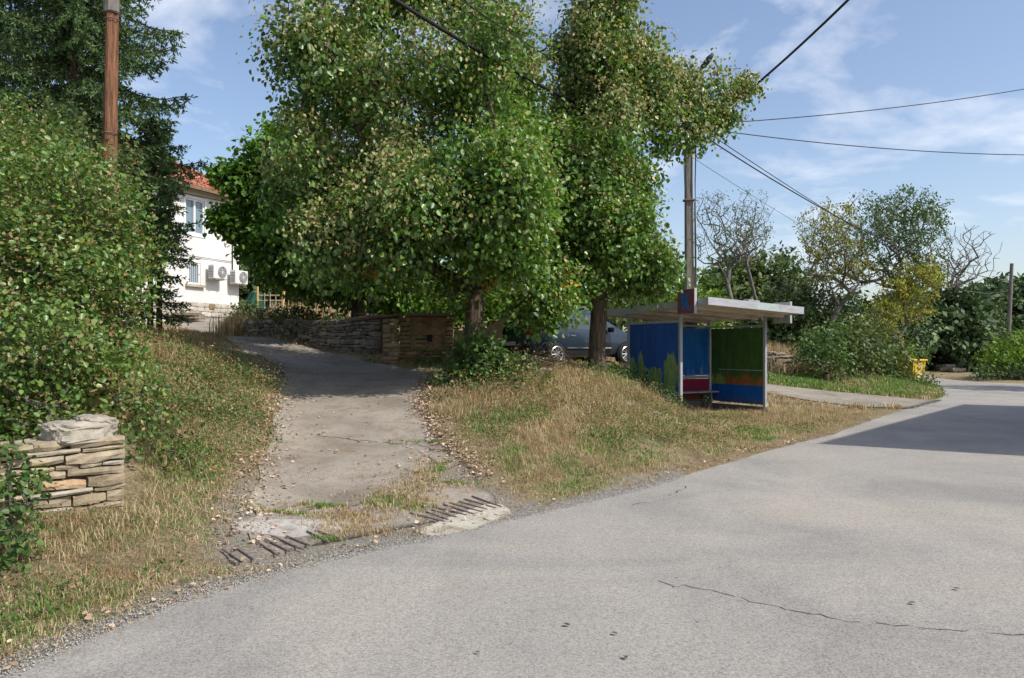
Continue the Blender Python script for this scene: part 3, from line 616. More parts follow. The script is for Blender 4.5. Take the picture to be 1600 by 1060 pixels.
# ------------------------------------------------------------ spruce
def spruce(label, base, H, nb, lenf, lean=0, z0=.06):
    o = np.array((base[0], base[1], gh(*base) - .1)); root = empty("spruce_tree", tuple(o), label=label, cat="tree")
    sk = MB(); sk.tube([(0, 0, 0), (0, 0, H * .5), (0, 0, H)], [.015 * H, .009 * H, .012], 8); br = MB(); pos = []; dr_ = []
    for i in range(nb):
        t = (i + .5) / nb; z = H * (z0 + (.99 - z0) * t); Lb = lenf(t) * R.uniform(.75, 1.12); a = i * 2.399 + R.normal(0, .25)
        d = np.array([math.cos(a), math.sin(a), 0]); n = max(4, int(Lb / .2)); pts = []
        for k in range(n + 1):
            s = k / n; pts.append(np.array([0, 0, z]) + d * Lb * s + np.array([0, 0, -.62 * Lb * s * s ** .3 + .42 * Lb * s ** 3]))
        sk.tube(pts[::2] if len(pts) > 4 else pts, [.03 * (1 - .8 * q / len(pts[::2])) for q in range(len(pts[::2]))] if len(pts) > 4 else .02, 4)
        side = np.array([-d[1], d[0], 0])
        for k in range(1, n + 1):
            s = k / n; p = pts[k]
            for sg in (-1, 1):
                tl = (.2 + .5 * (1 - s) * min(1, Lb / 2)) * R.uniform(.6, 1.2); dd = side * sg * R.uniform(.5, 1) + d * .6 + np.array([0, 0, -.55]); dd /= np.linalg.norm(dd)
                m_ = int(tl / .028) + 2; q = np.linspace(0, 1, m_)[:, None]; tw = p + dd * tl * q + np.array([0, 0, -.18]) * tl * q ** 2
                pos.append(tw); dr_.append(np.repeat(dd[None], m_, 0))
            # hanging curtain twig
            hl = R.uniform(.25, .75) * min(1, Lb / 2.2) * (1 - .5 * s); m_ = int(hl / .032) + 1; q = np.linspace(0, 1, m_)[:, None]
            pos.append(p + np.array([0, 0, -1.]) * hl * q + R.normal(0, .02, (m_, 3))); dr_.append(np.tile([[0, 0, -1.]], (m_, 1)))
            m_ = 6; q = np.linspace(0, 1, m_)[:, None]; pos.append(p + d * .2 * q); dr_.append(np.repeat(d[None], m_, 0))
    pos = np.concatenate(pos); dd = np.concatenate(dr_); k = len(pos); out = []
    for r in range(3):
        ax = dd * .8 + R.normal(0, .6, (k, 3)); out.append(leaves(pos, ax, R.normal(0, 1, (k, 3)), R.uniform(.06, .12, k), TN * np.array([1, 1.0, 1]), F4))
    V, F_ = join(out); sk.build("trunk", bark, root, True); npmesh("crown", V, F_, M_spr, root); return root
spruce("tall dark spruce with drooping boughs behind the wooden pole", (-9.2, 16.2), 14.5, 190, lambda t: 2.25 * (1 - t) ** .6 + .3 - .7 * max(0, .2 - t) * 5, z0=.13)
spruce("second tall spruce at the photo's left edge, left of the wooden pole", (-12.2, 17.2), 15, 170, lambda t: 3.5 * (1 - t) ** .8 + .3)
spruce("small pointed spruce in front of the white house's left part", (-8.45, 18.4), 5.3, 40, lambda t: .55 * (1 - t) ** .8 + .1, z0=.38)
spruce("smallest spruce with its tip against the sky, nearest the red roof", (-8.1, 17.2), 5.05, 40, lambda t: .6 * (1 - t) ** .85 + .1, z0=.12)
far_tree("bushy_tree", "soft green tree between the creeper mound and the spruces", "tree", [b for b in scat(-40, 140, 225, 330, 12, 13.5, 22, .45, .7)], M_far, 40, 18, .10, rt=.1)
# ------------------------------------------------------------ grass, litter, gravel
def grassmat(name, stops):
    m = leafmat(name, stops, .25, .7, .2); return m
M_gdry = grassmat("dry_grass", [(0, (.26, .18, .10)), (.3, (.42, .33, .19)), (.8, (.60, .51, .33)), (1, (.38, .22, .12))])
M_ggrn = grassmat("green_grass", [(0, (.07, .16, .03)), (.5, (.14, .27, .05)), (.85, (.26, .38, .09)), (1, (.40, .37, .2))])
mottle(M_gdry, 2.2, [(.36, (.72, .62, .55)), (.5, g(1)), (.64, (1.15, 1.15, 1.1))])
def blades(pts, n_per, h, lean, wid, spread, zo=0):
    """pts (k,2) tuft centres, h (k,) heights"""
    k = len(pts); Z = GH(pts[:, 0], pts[:, 1]); C = np.repeat(np.c_[pts, Z - .015 + zo], n_per, 0); hh = np.repeat(h, n_per) * R.uniform(.5, 1.15, k * n_per); n = k * n_per
    C[:, :2] += R.normal(0, spread, (n, 2)); a = R.uniform(0, 2 * np.pi, n); d = np.stack([np.cos(a), np.sin(a), np.zeros(n)], 1)
    le = R.uniform(.15, 1, n) ** 1.2 * lean; w = np.stack([-d[:, 1], d[:, 0], np.zeros(n)], 1) * (R.uniform(.6, 1.3, n) * wid)[:, None]
    up = np.array([0, 0, 1.])
    m = C + (up * .62 + d * (le * .28)[:, None]) * hh[:, None]; t = C + (up * (1 - .35 * le[:, None]) + d * (le * .95)[:, None]) * hh[:, None]
    V = np.stack([C - w, C + w, m + w * .8, m - w * .8, t], 1).reshape(-1, 3)
    b = (np.arange(n) * 5)[:, None]; Q = b + np.array([[0, 1, 2, 3]]); T = b + np.array([[3, 2, 4, 4]])
    return V, Q, b + np.array([[3, 2, 4]])
def grassobj(name, label, m, sets):
    V = []; Fq = []; Ft = []; o = 0
    for s in sets:
        v, q, t = blades(*s); V.append(v); Fq.append(q + o); Ft.append(t + o); o += len(v)
    V = np.concatenate(V); Fq = np.concatenate(Fq); Ft = np.concatenate(Ft)
    me = bpy.data.meshes.new(name); me.vertices.add(len(V)); me.vertices.foreach_set('co', V.astype(np.float32).ravel())
    li = np.concatenate([Fq.ravel(), Ft.ravel()]).astype(np.int32); me.loops.add(len(li)); me.loops.foreach_set('vertex_index', li)
    st = np.concatenate([np.arange(0, Fq.size, 4), Fq.size + np.arange(0, Ft.size, 3)]).astype(np.int32)
    me.polygons.add(len(st)); me.polygons.foreach_set('loop_start', st); me.update(calc_edges=True); me.materials.append(m)
    ob = bpy.data.objects.new(name, me); COL.objects.link(ob); return tag(ob, label, "grass", kind='stuff')
def sample(n, xr, yr, fn):
    X = R.uniform(*xr, n); Y = R.uniform(*yr, n)
    vis = (np.abs(X) < .70 * Y + .6); X = X[vis]; Y = Y[vis]
    d1 = sdf(RDP, X, Y); d2 = sdf(DVP, X, Y); d3 = sdf(PTP, X, Y); u, v = shuv(X, Y)
    ins = (u > .05) & (u < 2.65) & (v > .3) & (v < 1.95)
    p, h = fn(X, Y, d1, d2, d3); ok = (R.uniform(0, 1, len(X)) < p) & (d1 > .03) & (d2 > -.14 + R.normal(0, .07, len(X))) & (d3 > 0) & ~ins
    return np.c_[X[ok], Y[ok]], h[ok]
def patch(X, Y, f, s): return vnoise(X, Y, f, s)
def near_d(X, Y, d1, d2, d3): return np.minimum(d1, d2)
WALLX = np.array([(-3.0, 6.25), (-5.2, 4.3), (-6.2, 5.2), (-3.6, 7.4)])
def hgt(X, Y, d1, d2):
    n = np.minimum(d1, d2); a = .03 + .06 * sst(.1, .8, n) + .07 * sst(.8, 1.6, n); a = np.where((X < -2.6) & (Y < 6.7), np.minimum(a, .07), a)
    a = a * (.7 + .5 * np.clip(patch(X, Y, 1.7, 21) + .5, 0, 1.2))
    a = np.where((X > 2.9) & (n < 3), np.minimum(a, .08 + .10 * sst(.3, 2, n)), a)
    return a
def f_dry(X, Y, d1, d2, d3):
    n = np.minimum(d1, d2); q = patch(X, Y, 1.6, 5) + .6 * patch(X, Y, 4.1, 15)
    p = np.clip(.42 + 1.0 * q, .1, 1); p = np.where(n < .5, .75, p); p = np.where(Y > 17, 1, p)
    p = p * sst(0, .12, n + R.normal(0, .05, len(X))) * (sdf(WALLX, X, Y) > 0)
    return p, hgt(X, Y, d1, d2)
def f_grn(X, Y, d1, d2, d3):
    n = np.minimum(d1, d2); q = patch(X, Y, 1.6, 5) + .6 * patch(X, Y, 4.1, 15)
    bankg = np.exp(-((X + 3.6 + (Y - 8) * .25) / .7) ** 2) * (X < -2) * (Y < 14)
    p = np.clip(.5 - 1.25 * q, .04, 1) + .8 * bankg; p = np.where(n < .35, p * .25, p)
    p = np.where((X > 1.2) & (Y < 13) & (n > .6), np.clip(p + .3, 0, 1), p)
    p = np.where((X > 5.5) & (Y > 16) & (Y < 24), p * .25, p)
    return p * (sdf(WALLX, X, Y) > 0), hgt(X, Y, d1, d2) * .85
dA, hA = sample(52000, (-7, 8), (3.5, 10.5), f_dry); dB, hB = sample(42000, (-9, 9), (10.5, 20), f_dry)
gA, gA_h = sample(60000, (-7, 8), (3.5, 10.5), f_grn); gB, gB_h = sample(46000, (-9, 9), (10.5, 20), f_grn)
grassobj("dry_grass", "straw coloured dry grass covering the road verges and banks", M_gdry, [(dA, 7, hA * R.choice([.5, .8, 1.1, 1.6], len(hA), p=[.3, .4, .22, .08]), 2.0, .0022, .04), (dB, 7, hB * R.choice([.5, .8, 1.1, 1.7], len(hB), p=[.3, .4, .22, .08]), 1.9, .0036, .06), (dA[::2], 5, hA[::2] * 1.1, 2.7, .002, .05, .02), (dB[::3], 5, hB[::3] * 1.2, 2.7, .003, .06, .02)])
grassobj("green_grass", "green grass growing through the straw on the verges", M_ggrn, [(gA, 6, gA_h, 1.7, .0028, .04), (gB, 6, gB_h, 1.6, .0042, .05)])
# taller straw on the bank crest under the lime trees
cx = []
for (x, y, s, n) in [(.9, 12.8, .55, 520), (1.7, 13.6, .6, 520), (2.5, 14.6, .55, 420), (0, 12.2, .5, 320), (-.5, 12.4, .4, 200), (2.9, 15.6, .35, 160), (1.9, 14.9, .5, 220), (-1.1, 11.4, .3, 120)]:
    cx.append(np.c_[R.normal(x, s, n), R.normal(y, s * .7, n)])
cx = np.concatenate(cx); ok = (sdf(DVP, cx[:, 0], cx[:, 1]) > .1) & (sdf(RDP, cx[:, 0], cx[:, 1]) > .8); uu, vv = shuv(cx[:, 0], cx[:, 1]); ok &= uu < -.15; cx = cx[ok]
lx = np.concatenate([np.c_[R.normal(x, s, n), R.normal(y, s, n)] for x, y, s, n in [(-3.6, 7.0, .3, 160), (-3.1, 6.4, .25, 120), (-3.3, 5.6, .3, 150), (-4.2, 10.5, .4, 260), (-4.5, 12, .4, 220), (-3.9, 8.8, .35, 240)]])
lx = lx[(sdf(DVP, lx[:, 0], lx[:, 1]) > .12) & (sdf(RDP, lx[:, 0], lx[:, 1]) > .4) & (sdf(WALLX, lx[:, 0], lx[:, 1]) > .0)]
grassobj("tall_dry_grass", "tall dead straw and grass stems on the bank below the lime trees", M_gdry, [(cx, 9, R.uniform(.08, .28, len(cx)) , 1.7, .003, .07), (lx, 8, R.uniform(.08, .2, len(lx)), 2.0, .0022, .06)])
def f_far(X, Y, d1, d2, d3): return np.ones(len(X)) * (sdf(CARP, X, Y) > 0), .12 + .12 * np.clip(patch(X, Y, .8, 9) + .5, 0, 1)
CARP = np.array([(.2, 19.6), (4.6, 23.2), (3.2, 25.2), (-1.2, 21.6)])
fD, fDh = sample(16000, (-12, 20), (20, 36), f_far); fG, fGh = sample(15000, (5, 20), (23, 34), lambda X, Y, a, b, c: (np.clip(.9 - .25 * (X < 6), 0, 1) * (Y > 24.3), .12 + .1 * np.clip(patch(X, Y, .8, 3) + .5, 0, 1)))
grassobj("dry_grass", "pale dry grass on the ground past the lime trees", M_gdry, [(fD, 6, fDh, 1.2, .011, .08)])
grassobj("green_grass", "green grass strip along the far side of the gravel track", M_ggrn, [(fG, 7, fGh, 1.0, .012, .08)])
# plot of tall dead weeds behind the wall, and the dry hillside behind the shelter
pp = np.c_[R.uniform(-9.5, -5.3, 1500), R.uniform(24.5, 31, 1500)]; hill = np.c_[R.uniform(9.3, 13, 1400), R.uniform(30, 36, 1400)]
grassobj("tall_dry_grass", "high dead weeds filling the garden plot behind the post fence", M_gdry, [(pp, 8, R.uniform(.35, .9, len(pp)), .5, .014, .12)])
grassobj("tall_dry_grass", "dead tall weeds on the slope over the rubble bank", M_gdry, [(hill, 8, R.uniform(.4, 1.0, len(hill)), .5, .016, .12)])
# dead leaves
M_lit = leafmat("dead_leaf", [(0, (.22, .14, .09)), (.4, (.38, .27, .18)), (.8, (.52, .40, .29)), (1, (.58, .48, .36))], 0, .8, .2)
def along(pl, n, off, sp, y0, y1):
    pl = np.array(pl); pl = pl[(pl[:, 1] > y0) & (pl[:, 1] < y1)]; i = R.integers(0, len(pl), n); return pl[i] + np.c_[R.normal(off, sp, n), R.normal(0, .1, n)]
DL = subdiv(DRV_L, .1); DR = subdiv(DRV_R, .1)
lt = np.concatenate([along(DR, 2200, .06, .12, 8.6, 14.5), along(DL, 1500, -.05, .16, 6, 16), np.c_[R.uniform(-8, 0, 900), R.uniform(8, 22, 900)], along(subdiv(ROAD_L, .1), 500, -.15, .2, 3.5, 14), np.c_[R.normal(-1.0, .35, 140), R.normal(8.4, .7, 140)],
                     np.c_[R.uniform(-5, -2.6, 450), R.uniform(17, 21, 450)]])
lt = lt[(sdf(RDP, lt[:, 0], lt[:, 1]) > .05) & (sdf(WALLX, lt[:, 0], lt[:, 1]) > 0)]; z = GH(lt[:, 0], lt[:, 1]); k = len(lt)
V, F_ = leaves(np.c_[lt, z + .022 + R.uniform(0, .02, k)], np.c_[R.normal(0, 1, (k, 2)), R.normal(0, .25, k)], np.c_[R.normal(0, .4, (k, 2)), np.ones(k)], R.uniform(.02, .05, k))
o = npmesh("fallen_leaves", V, F_, M_lit); tag(o, "brown fallen leaves gathered along the driveway edges", "fallen leaves", kind='stuff')
# gravel along the road edge
OC = np.array([(1,0,0),(-1,0,0),(0,1,0),(0,-1,0),(0,0,1),(0,0,-1)]); OF = np.array([(0,2,4),(2,1,4),(1,3,4),(3,0,4),(2,0,5),(1,2,5),(3,1,5),(0,3,5)])
def stones(pts, s):
    k = len(pts); z = GH(pts[:, 0], pts[:, 1]); V = OC[None] * (s[:, None, None] * R.uniform(.55, 1.2, (k, 6, 1)))
    a = R.uniform(0, 6.28, k); c, sn = np.cos(a)[:, None], np.sin(a)[:, None]; x = V[..., 0] * c - V[..., 1] * sn; y = V[..., 0] * sn + V[..., 1] * c
    V = np.stack([x, y, V[..., 2] * .6], -1) + np.c_[pts, z + .012 + s * .3][:, None, :]
    return V.reshape(-1, 3), (OF[None] + (np.arange(k) * 6)[:, None, None]).reshape(-1, 3)
M_grv = leafmat("gravel_stone", [(0, (.18, .17, .155)), (.5, (.33, .31, .28)), (1, (.52, .49, .44))], 0, .9, .2)
RL = subdiv(ROAD_L, .05); RLn = RL[(RL[:, 1] > 3.2) & (RL[:, 1] < 9.5)]; i = R.integers(0, len(RLn), 9000)
tdir = np.array((-.7, .55)); gp = RLn[i] + tdir * np.abs(R.normal(0, .16, 9000))[:, None] - tdir * .06 + R.normal(0, .03, (9000, 2))
g2 = np.c_[R.uniform(-2.6, 0, 4000), R.uniform(5.2, 9, 4000)]; g2 = g2[(sdf(DVP, g2[:, 0], g2[:, 1]) < .1) & (sdf(RDP, g2[:, 0], g2[:, 1]) > 0) & (vnoise(g2[:, 0], g2[:, 1], 3, 8) > .05)]
g3 = np.c_[R.uniform(5, 13, 3500), R.uniform(20, 25.5, 3500)]; g3 = g3[sdf(PTP, g3[:, 0], g3[:, 1]) < .1]
V, F_ = join([stones(gp, R.uniform(.003, .009, len(gp))), stones(g2, R.uniform(.004, .012, len(g2))), stones(g3, R.uniform(.012, .03, len(g3)))])
o = npmesh("gravel", V, F_, M_grv); tag(o, "loose grey gravel along the road edge and driveway mouth", "gravel", kind='stuff')
# small broad leaved weeds and dead weed heads scattered through the grass
def wsel(X, Y, a, b, c):
    n = np.minimum(a, b); return np.clip(.15 + .8 * vnoise(X, Y, 2.3, 41) + .3 * vnoise(X, Y, 6, 42), 0, 1) * sst(.3, .8, n) * (sdf(WALLX, X, Y) > 0), hgt(X, Y, a, b)
def wobj(name, label, m, n, seed_h, size, per, rad):
    w_, wh_ = sample(n, (-7, 8), (3.8, 17), wsel); z = GH(w_[:, 0], w_[:, 1]); cs = np.c_[w_, z + wh_ * seed_h * R.uniform(.3, 1, len(w_))]
    V, F_ = sprays(cs, np.tile([[0, 0, 1.]], (len(cs), 1)), per, rad, size, -.1, T4, F4, .6); o = npmesh(name, V, F_, m); tag(o, label, "weeds", kind='stuff')
wobj("small_weeds", "small green broad leaved weeds mixed in the verge grass", M_weed, 16000, .9, .030, 9, .10); R.uniform(0, 1, 7)
wobj("dead_weeds", "brown dead weed heads mixed in the verge grass", M_dryw, 16000, 1.3, .020, 12, .13)
# moss and straw tufts growing in the driveway
def tuftset(l): return np.concatenate([np.c_[R.normal(x, sx, n), R.normal(y, sy, n)] for x, y, sx, sy, n in l])
mt = tuftset([(-1.15, 7.75, .22, .25, 260), (-1.5, 7.0, .18, .2, 200), (-1.0, 8.6, .14, .4, 160), (-1.9, 7.45, .25, .05, 25), (-2.15, 7.1, .2, .05, 25), (-.75, 8.3, .25, .08, 50), (-1.4, 6.55, .2, .1, 40), (-.9, 6.6, .2, .06, 25)])
grassobj("dry_grass", "flattened straw tufts growing in the middle of the driveway mouth", M_gdry, [(mt, 7, R.uniform(.03, .08, len(mt)), 2.0, .003, .03, .03)])
mg = tuftset([(-1.25, 7.75, .12, .15, 110), (-1.85, 7.5, .1, .04, 60), (-2.1, 7.15, .2, .03, 50), (-.85, 8.9, .05, .15, 60), (-.6, 8.4, .1, .04, 40), (-.95, 7.5, .1, .06, 60), (-1.55, 6.35, .06, .04, 30), (-.95, 10, .4, .05, 40)])
grassobj("green_grass", "small green tufts in the driveway cracks", M_ggrn, [(mg, 7, R.uniform(.02, .06, len(mg)), 1.4, .003, .02, .03)])
# weeds and small bushes on the bank
def wb(l): return [((x, y, gh(x, y) + dz), r) for x, y, dz, r in l]
bush("leafy_weed", "big leaved green bush below the thick lime trunk at the driveway edge", "bush", wb([(-.65, 13.6, .35, .35), (-.45, 13.3, .55, .3), (-.85, 13.9, .3, .28), (-.2, 13.6, .25, .3), (-.6, 13.5, .75, .22), (-.95, 13.2, .12, .2)]), 300, 9, .16, .095, M_weed, stems=3)
bush("leafy_weed", "bramble patch spilling down the bank front left of the car", "bush", wb([(-.3, 12.8, .2, .28), (0, 12.5, .22, .28), (.3, 12.9, .25, .3), (-.65, 12.6, .15, .25), (.1, 13.2, .3, .28), (-1.15, 13.2, .15, .22), (-1.1, 12.2, .1, .15)]), 260, 9, .15, .06, M_weed, m2=M_dryw, f2=.3, stems=3)
def clumps(n, xr, yr, hmin, rr, cond):
    out = []
    while len(out) < n:
        x, y = R.uniform(*xr), R.uniform(*yr)
        if cond(x, y) and float(sdf(DVP, [x], [y])[0]) > .2 and float(sdf(RDP, [x], [y])[0]) > .7 and float(sdf(WALLX, [x], [y])[0]) > .15: out.append((x, y, R.uniform(0, hmin), R.uniform(*rr)))
    return wb(out)
bush("weed_patch", "mixed green and reddish weeds growing thick over the whole left bank", "weeds", clumps(42, (-5.2, -2.6), (6.4, 13.5), .16, (.17, .36), lambda x, y: x < -2.75 - (y - 7) * .16 and x > -3.7 - (y - 7) * .28), 1100, 10, .13, .03, M_dryw, m2=M_weed, f2=.75, stems=0, low=True, rough=1)
bush("weed_patch", "low brown and olive weed clumps on the middle of the right bank", "weeds", clumps(26, (-.9, 2.6), (9.8, 14.5), .14, (.15, .34), lambda x, y: x > -.6 and x < (y - 8) * .62), 1000, 10, .13, .026, M_dryw, m2=M_weed, f2=.4, stems=0, low=True, rough=1)
bush("weed_patch", "green low weed clumps on the verge between the bank and the shelter", "weeds", clumps(22, (1.0, 3.8), (10.6, 15.5), .05, (.1, .24), lambda x, y: x > (y - 8) * .45 and x < (y - 8) * .75), 1300, 10, .1, .028, M_weed, m2=M_dryw, f2=.3, stems=0, low=True, rough=1)
bush("leafy_weed", "green nettles and brambles lining the left driveway bank", "weed", wb([(-3.35, 8.2, .05, .22), (-3.5, 8.9, .08, .25), (-3.3, 9.6, .05, .2), (-4.0, 9.8, .1, .28), (-4.0, 11, .1, .25), (-4.3, 12, .1, .25), (-3.15, 7.4, .05, .2), (-3.7, 7.8, .12, .25), (-4.5, 12.8, .1, .25), (-3.3, 6.9, .05, .18)]), 130, 9, .2, .042, M_weed, m2=M_dryw, f2=.35, stems=2, rough=1)
bush("leafy_weed", "tall straw brown brush along the bank top under the car", "weed", wb([(-.1, 14.3, .35, .25), (.3, 14.6, .3, .25), (.8, 14.9, .3, .22), (1.3, 15.1, .2, .22), (1.2, 14.4, .15, .22), (.4, 13.6, .3, .22), (-.1, 13.8, .45, .2)]), 160, 8, .2, .028, M_dryw, m2=M_weed, f2=.35, stems=4, low=True, rough=1)
bush("leafy_weed", "reddish dead weed heap in front of the car's rear wheel", "weed", wb([(.35, 13.9, .4, .2), (.6, 14.1, .35, .2), (.1, 14.0, .45, .18), (.9, 14.1, .25, .18), (.7, 13.5, .3, .15)]), 260, 8, .13, .035, M_dryw, m2=M_ivyd, f2=.3, stems=5, low=True, stem_mat=bark_grey)
bush("leafy_weed", "creeper with shiny leaves running up the shelter's left wall", "bush", wb([(3.35, 17.2, .25, .22), (3.55, 16.95, .15, .18), (3.0, 17.7, .2, .25), (2.7, 18.0, .15, .25), (3.68, 16.95, .35, .13), (3.7, 16.8, .1, .16), (2.5, 17.5, .1, .25), (2.2, 17.2, .1, .22)]), 260, 8, .13, .075, M_weed, stems=3)
bush("leafy_weed", "green sprouts round the foot of the slimmer lime trunk", "weed", wb([(1.75, 16.1, .15, .18), (2.1, 16.2, .15, .2), (2.35, 16.5, .2, .2), (2.5, 16.9, .15, .22), (1.5, 16.0, .1, .15)]), 300, 8, .12, .07, M_weed, stems=3)
bush("leafy_weed", "olive dry brush mound in the middle of the bank", "weed", wb([(.9, 12.2, .1, .2), (1.3, 12.5, .12, .2), (.3, 11.5, .08, .2), (.5, 11.9, .1, .18), (1.7, 12.6, .1, .16)]), 260, 8, .12, .03, M_dryw, m2=M_weed, f2=.3, stems=4, low=True)
bush("leafy_weed", "undergrowth and creepers spilling over the dark dry stone wall", "weed", wb([(-5.2, 20.9, .45, .4), (-5.8, 21.6, .5, .42), (-6.4, 22.3, .45, .45), (-6.9, 23.1, .5, .42), (-7.5, 23.8, .45, .5), (-4.5, 19.9, .6, .32), (-8.4, 25.2, .5, .5), (-9.1, 26.0, .5, .5), (-4.9, 20.5, .2, .3), (-5.6, 21.4, .1, .25), (-6.6, 22.6, .1, .3), (-7.4, 23.6, .15, .3), (-8.2, 24.6, .1, .3), (-4.6, 20.4, .05, .2), (-9, 26.2, .15, .35), (-9.8, 27.6, .2, .4)]), 420, 9, .18, .085, M_far, m2=M_dryw, f2=.3, stems=3)
bush("leafy_weed", "creepers and saplings softening the tan stone gate wall", "bush", wb([(-2.0, 16.9, .1, .25), (-1.6, 16.8, .2, .25), (-1.3, 17.0, .5, .25), (-2.9, 17.2, 1.0, .18), (-3.4, 18.6, .95, .22), (-2.2, 17.8, 1.0, .3), (-1.2, 16.6, .1, .3), (-3.0, 16.75, .0, .15)]), 200, 8, .15, .06, M_weed, m2=M_dryw, f2=.2, stems=2, rough=1)
# ------------------------------------------------------------ stone work
def stonemat(name, stops, lichen=.0):
    m = leafmat(name, stops, 0, .9, .2); b = bsdf(m); src = b.inputs['Base Color'].links[0].from_socket
    n1 = noise(m, 9, 7, .7, .3); n2 = noise(m, 3.5, 5, .6)
    c = mixc(m, 1, src, ramp(m, n1, [(.3, g(.6)), (.6, g(1.12))]), 'MULTIPLY')
    if lichen: c = mixc(m, ramp(m, n2, [(.58, g(0)), (.66, g(lichen))]), c, (.34, .27, .07))
    setc(m, c); bump(m, n1, .7, .03); return m
M_st = stonemat("sandstone_slabs", [(0, (.27, .22, .15)), (.5, (.40, .34, .24)), (.88, (.38, .35, .29)), (1, (.44, .28, .15))], .35)
M_st2 = stonemat("dark_field_stone", [(0, (.16, .13, .10)), (.5, (.26, .22, .17)), (1, (.36, .30, .23))], .1)
M_cap = stonemat("pale_cap_stone", [(0, (.30, .27, .22)), (1, (.36, .33, .27))], .45)
M_mort = mat("wall_core", (.13, .10, .07), .98)
def stone_block(mb, c, d, M, rough=.12):
    """irregular stone: subdivided box with displaced verts"""
    nx = max(2, int(d[0] / .09)); V = []; F = []
    sec = 8; s0 = [(-1, -1), (-1, 0.0), (-1, 1), (0, 1.05), (1, 1), (1, .0), (1, -1), (0, -1.05)]
    r = min(d[1], d[2]) * rough
    for i in range(nx + 1):
        t = i / nx; e = .86 if i in (0, nx) else 1
        wob = rnd.uniform(-.06, .06) * d[2]
        for (a, b) in s0:
            cr_ = .9 if abs(a) == 1 and abs(b) == 1 else 1
            p = Vector(((t - .5) * d[0], a * d[1] / 2 * e * cr_ + rnd.uniform(-r, r) * .5, b * d[2] / 2 * e * cr_ + wob + rnd.uniform(-r, r) * .5)); V.append(M @ p + Vector(c))
    for i in range(nx):
        for k in range(sec): F.append((i * sec + k, (i + 1) * sec + k, (i + 1) * sec + (k + 1) % sec, i * sec + (k + 1) % sec))
    F += [tuple(range(sec)), tuple(range(nx * sec, (nx + 1) * sec))[::-1]]; mb.add(V, F)
def dry_wall(root, a, b, h0, h1, thick, rows, m, bot, lmin=.12, lmax=.45, core=True, name="stonework", rough=.22):
    a = np.array(a); b = np.array(b); Ln = np.hypot(*(b - a)); d = (b - a) / Ln; ang = math.atan2(d[1], d[0]); M = rotz(ang); mb = MB(); nrm_ = np.array((-d[1], d[0]))
    hs = [rnd.uniform(.5, 1.7) for _ in range(rows)]; tot = sum(hs)
    for side in (-1, 1):
        zf = 0
        for r in range(rows):
            hh = hs[r] / tot; x = rnd.uniform(-.1, 0)
            while x < Ln - .05:
                l = min(rnd.uniform(lmin, lmax), Ln + .03 - x); xc = x + l / 2; t = min(1, max(0, xc / Ln)); H = h0 + (h1 - h0) * t
                pc = a + d * xc + nrm_ * side * (thick * .27 + rnd.uniform(-.022, .022)); zz = bot(pc[0], pc[1])
                th = hh * H * rnd.uniform(.86, 1.0)
                if l > .05: stone_block(mb, (pc[0], pc[1], zz + (zf + hh / 2) * H), (l - .012, thick * .5, th), M @ Matrix.Rotation(rnd.uniform(-.05, .05), 3, 'Y') @ Matrix.Rotation(rnd.uniform(-.06, .06), 3, 'Z'), rough)
                x += l
            zf += hh
    o = mb.build(name, m, root)
    o.location = -Vector(root.location)
    if core:
        mc = MB(); n = 8
        for i in range(n):
            p = a + d * Ln * (i + .5) / n; H = h0 + (h1 - h0) * (i + .5) / n; zz = bot(p[0], p[1]); mc.box((p[0], p[1], zz + H * .46), (Ln / n + .001 * i, thick * .6, H * .9), M)
        q = mc.build("wall_core", M_mort, root); q.location = -Vector(root.location)
    return root
wr = empty("stone_wall", (-3.6, 5.9, .3), label="low wall of pale flat sandstone slabs under the creeper mound", cat="stone wall")
dry_wall(wr, (-5.3, 4.15), (-3.25, 6.27), .60, .64, .34, 10, M_st, lambda x, y: .27, .10, .55)
pil = MB(); M0 = rotz(.25)
for r, (zz, hh) in enumerate([(.30, .2), (.43, .09), (.53, .1), (.635, .1)]):
    if r % 2: stone_block(pil, (-3.30, 6.22, zz), (.36, .34, hh), M0)
    else:
        stone_block(pil, (-3.37, 6.17, zz), (.2, .34, hh), M0); stone_block(pil, (-3.18, 6.24, zz), (.17, .34, hh), M0)
def boulder(mb, c, d, M, e=.45, am=.06, n=22, sd=1):
    V = []; F = []
    for i in range(n + 1):
        ph = -math.pi / 2 + math.pi * i / n
        for k in range(2 * n):
            th = math.pi * k / n; f = lambda v, q: math.copysign(abs(v) ** q, v)
            p = Vector((f(math.cos(ph), e) * f(math.cos(th), e), f(math.cos(ph), e) * f(math.sin(th), e), f(math.sin(ph), e)))
            w = 1 + am * (math.sin(p.x * 3.1 + sd) + math.sin(p.y * 4.3 + p.z * 2 + sd) + .6 * math.sin(p.x * 9 + p.y * 7 + p.z * 8 + sd * 2) + .4 * math.sin(p.x * 17 - p.y * 15 + p.z * 19))
            V.append(M @ Vector((p.x * d[0] / 2 * w, p.y * d[1] / 2 * w, p.z * d[2] / 2 * w)) + Vector(c))
    for i in range(n):
        for k in range(2 * n): F.append((i * 2 * n + k, i * 2 * n + (k + 1) % (2 * n), (i + 1) * 2 * n + (k + 1) % (2 * n), (i + 1) * 2 * n + k))
    mb.add(V, F)
cp = MB(); boulder(cp, (-3.44, 6.08, .935), (.52, .40, .17), rotz(.85), .42, .07, sd=2)
boulder(cp, (-3.36, 6.2, .97), (.3, .34, .17), rotz(.6), .5, .08, sd=9)
o = cp.build("cap_stone", M_cap, wr); o.location = -Vector(wr.location); o['label'] = "large rounded pale cap stone on the wall end"
pr = empty("stone_pillar", (-3.95, 7.5, .8), label="lichen stained stone gate pillar half hidden by creepers behind the low wall", cat="stone pillar")
mb = MB()
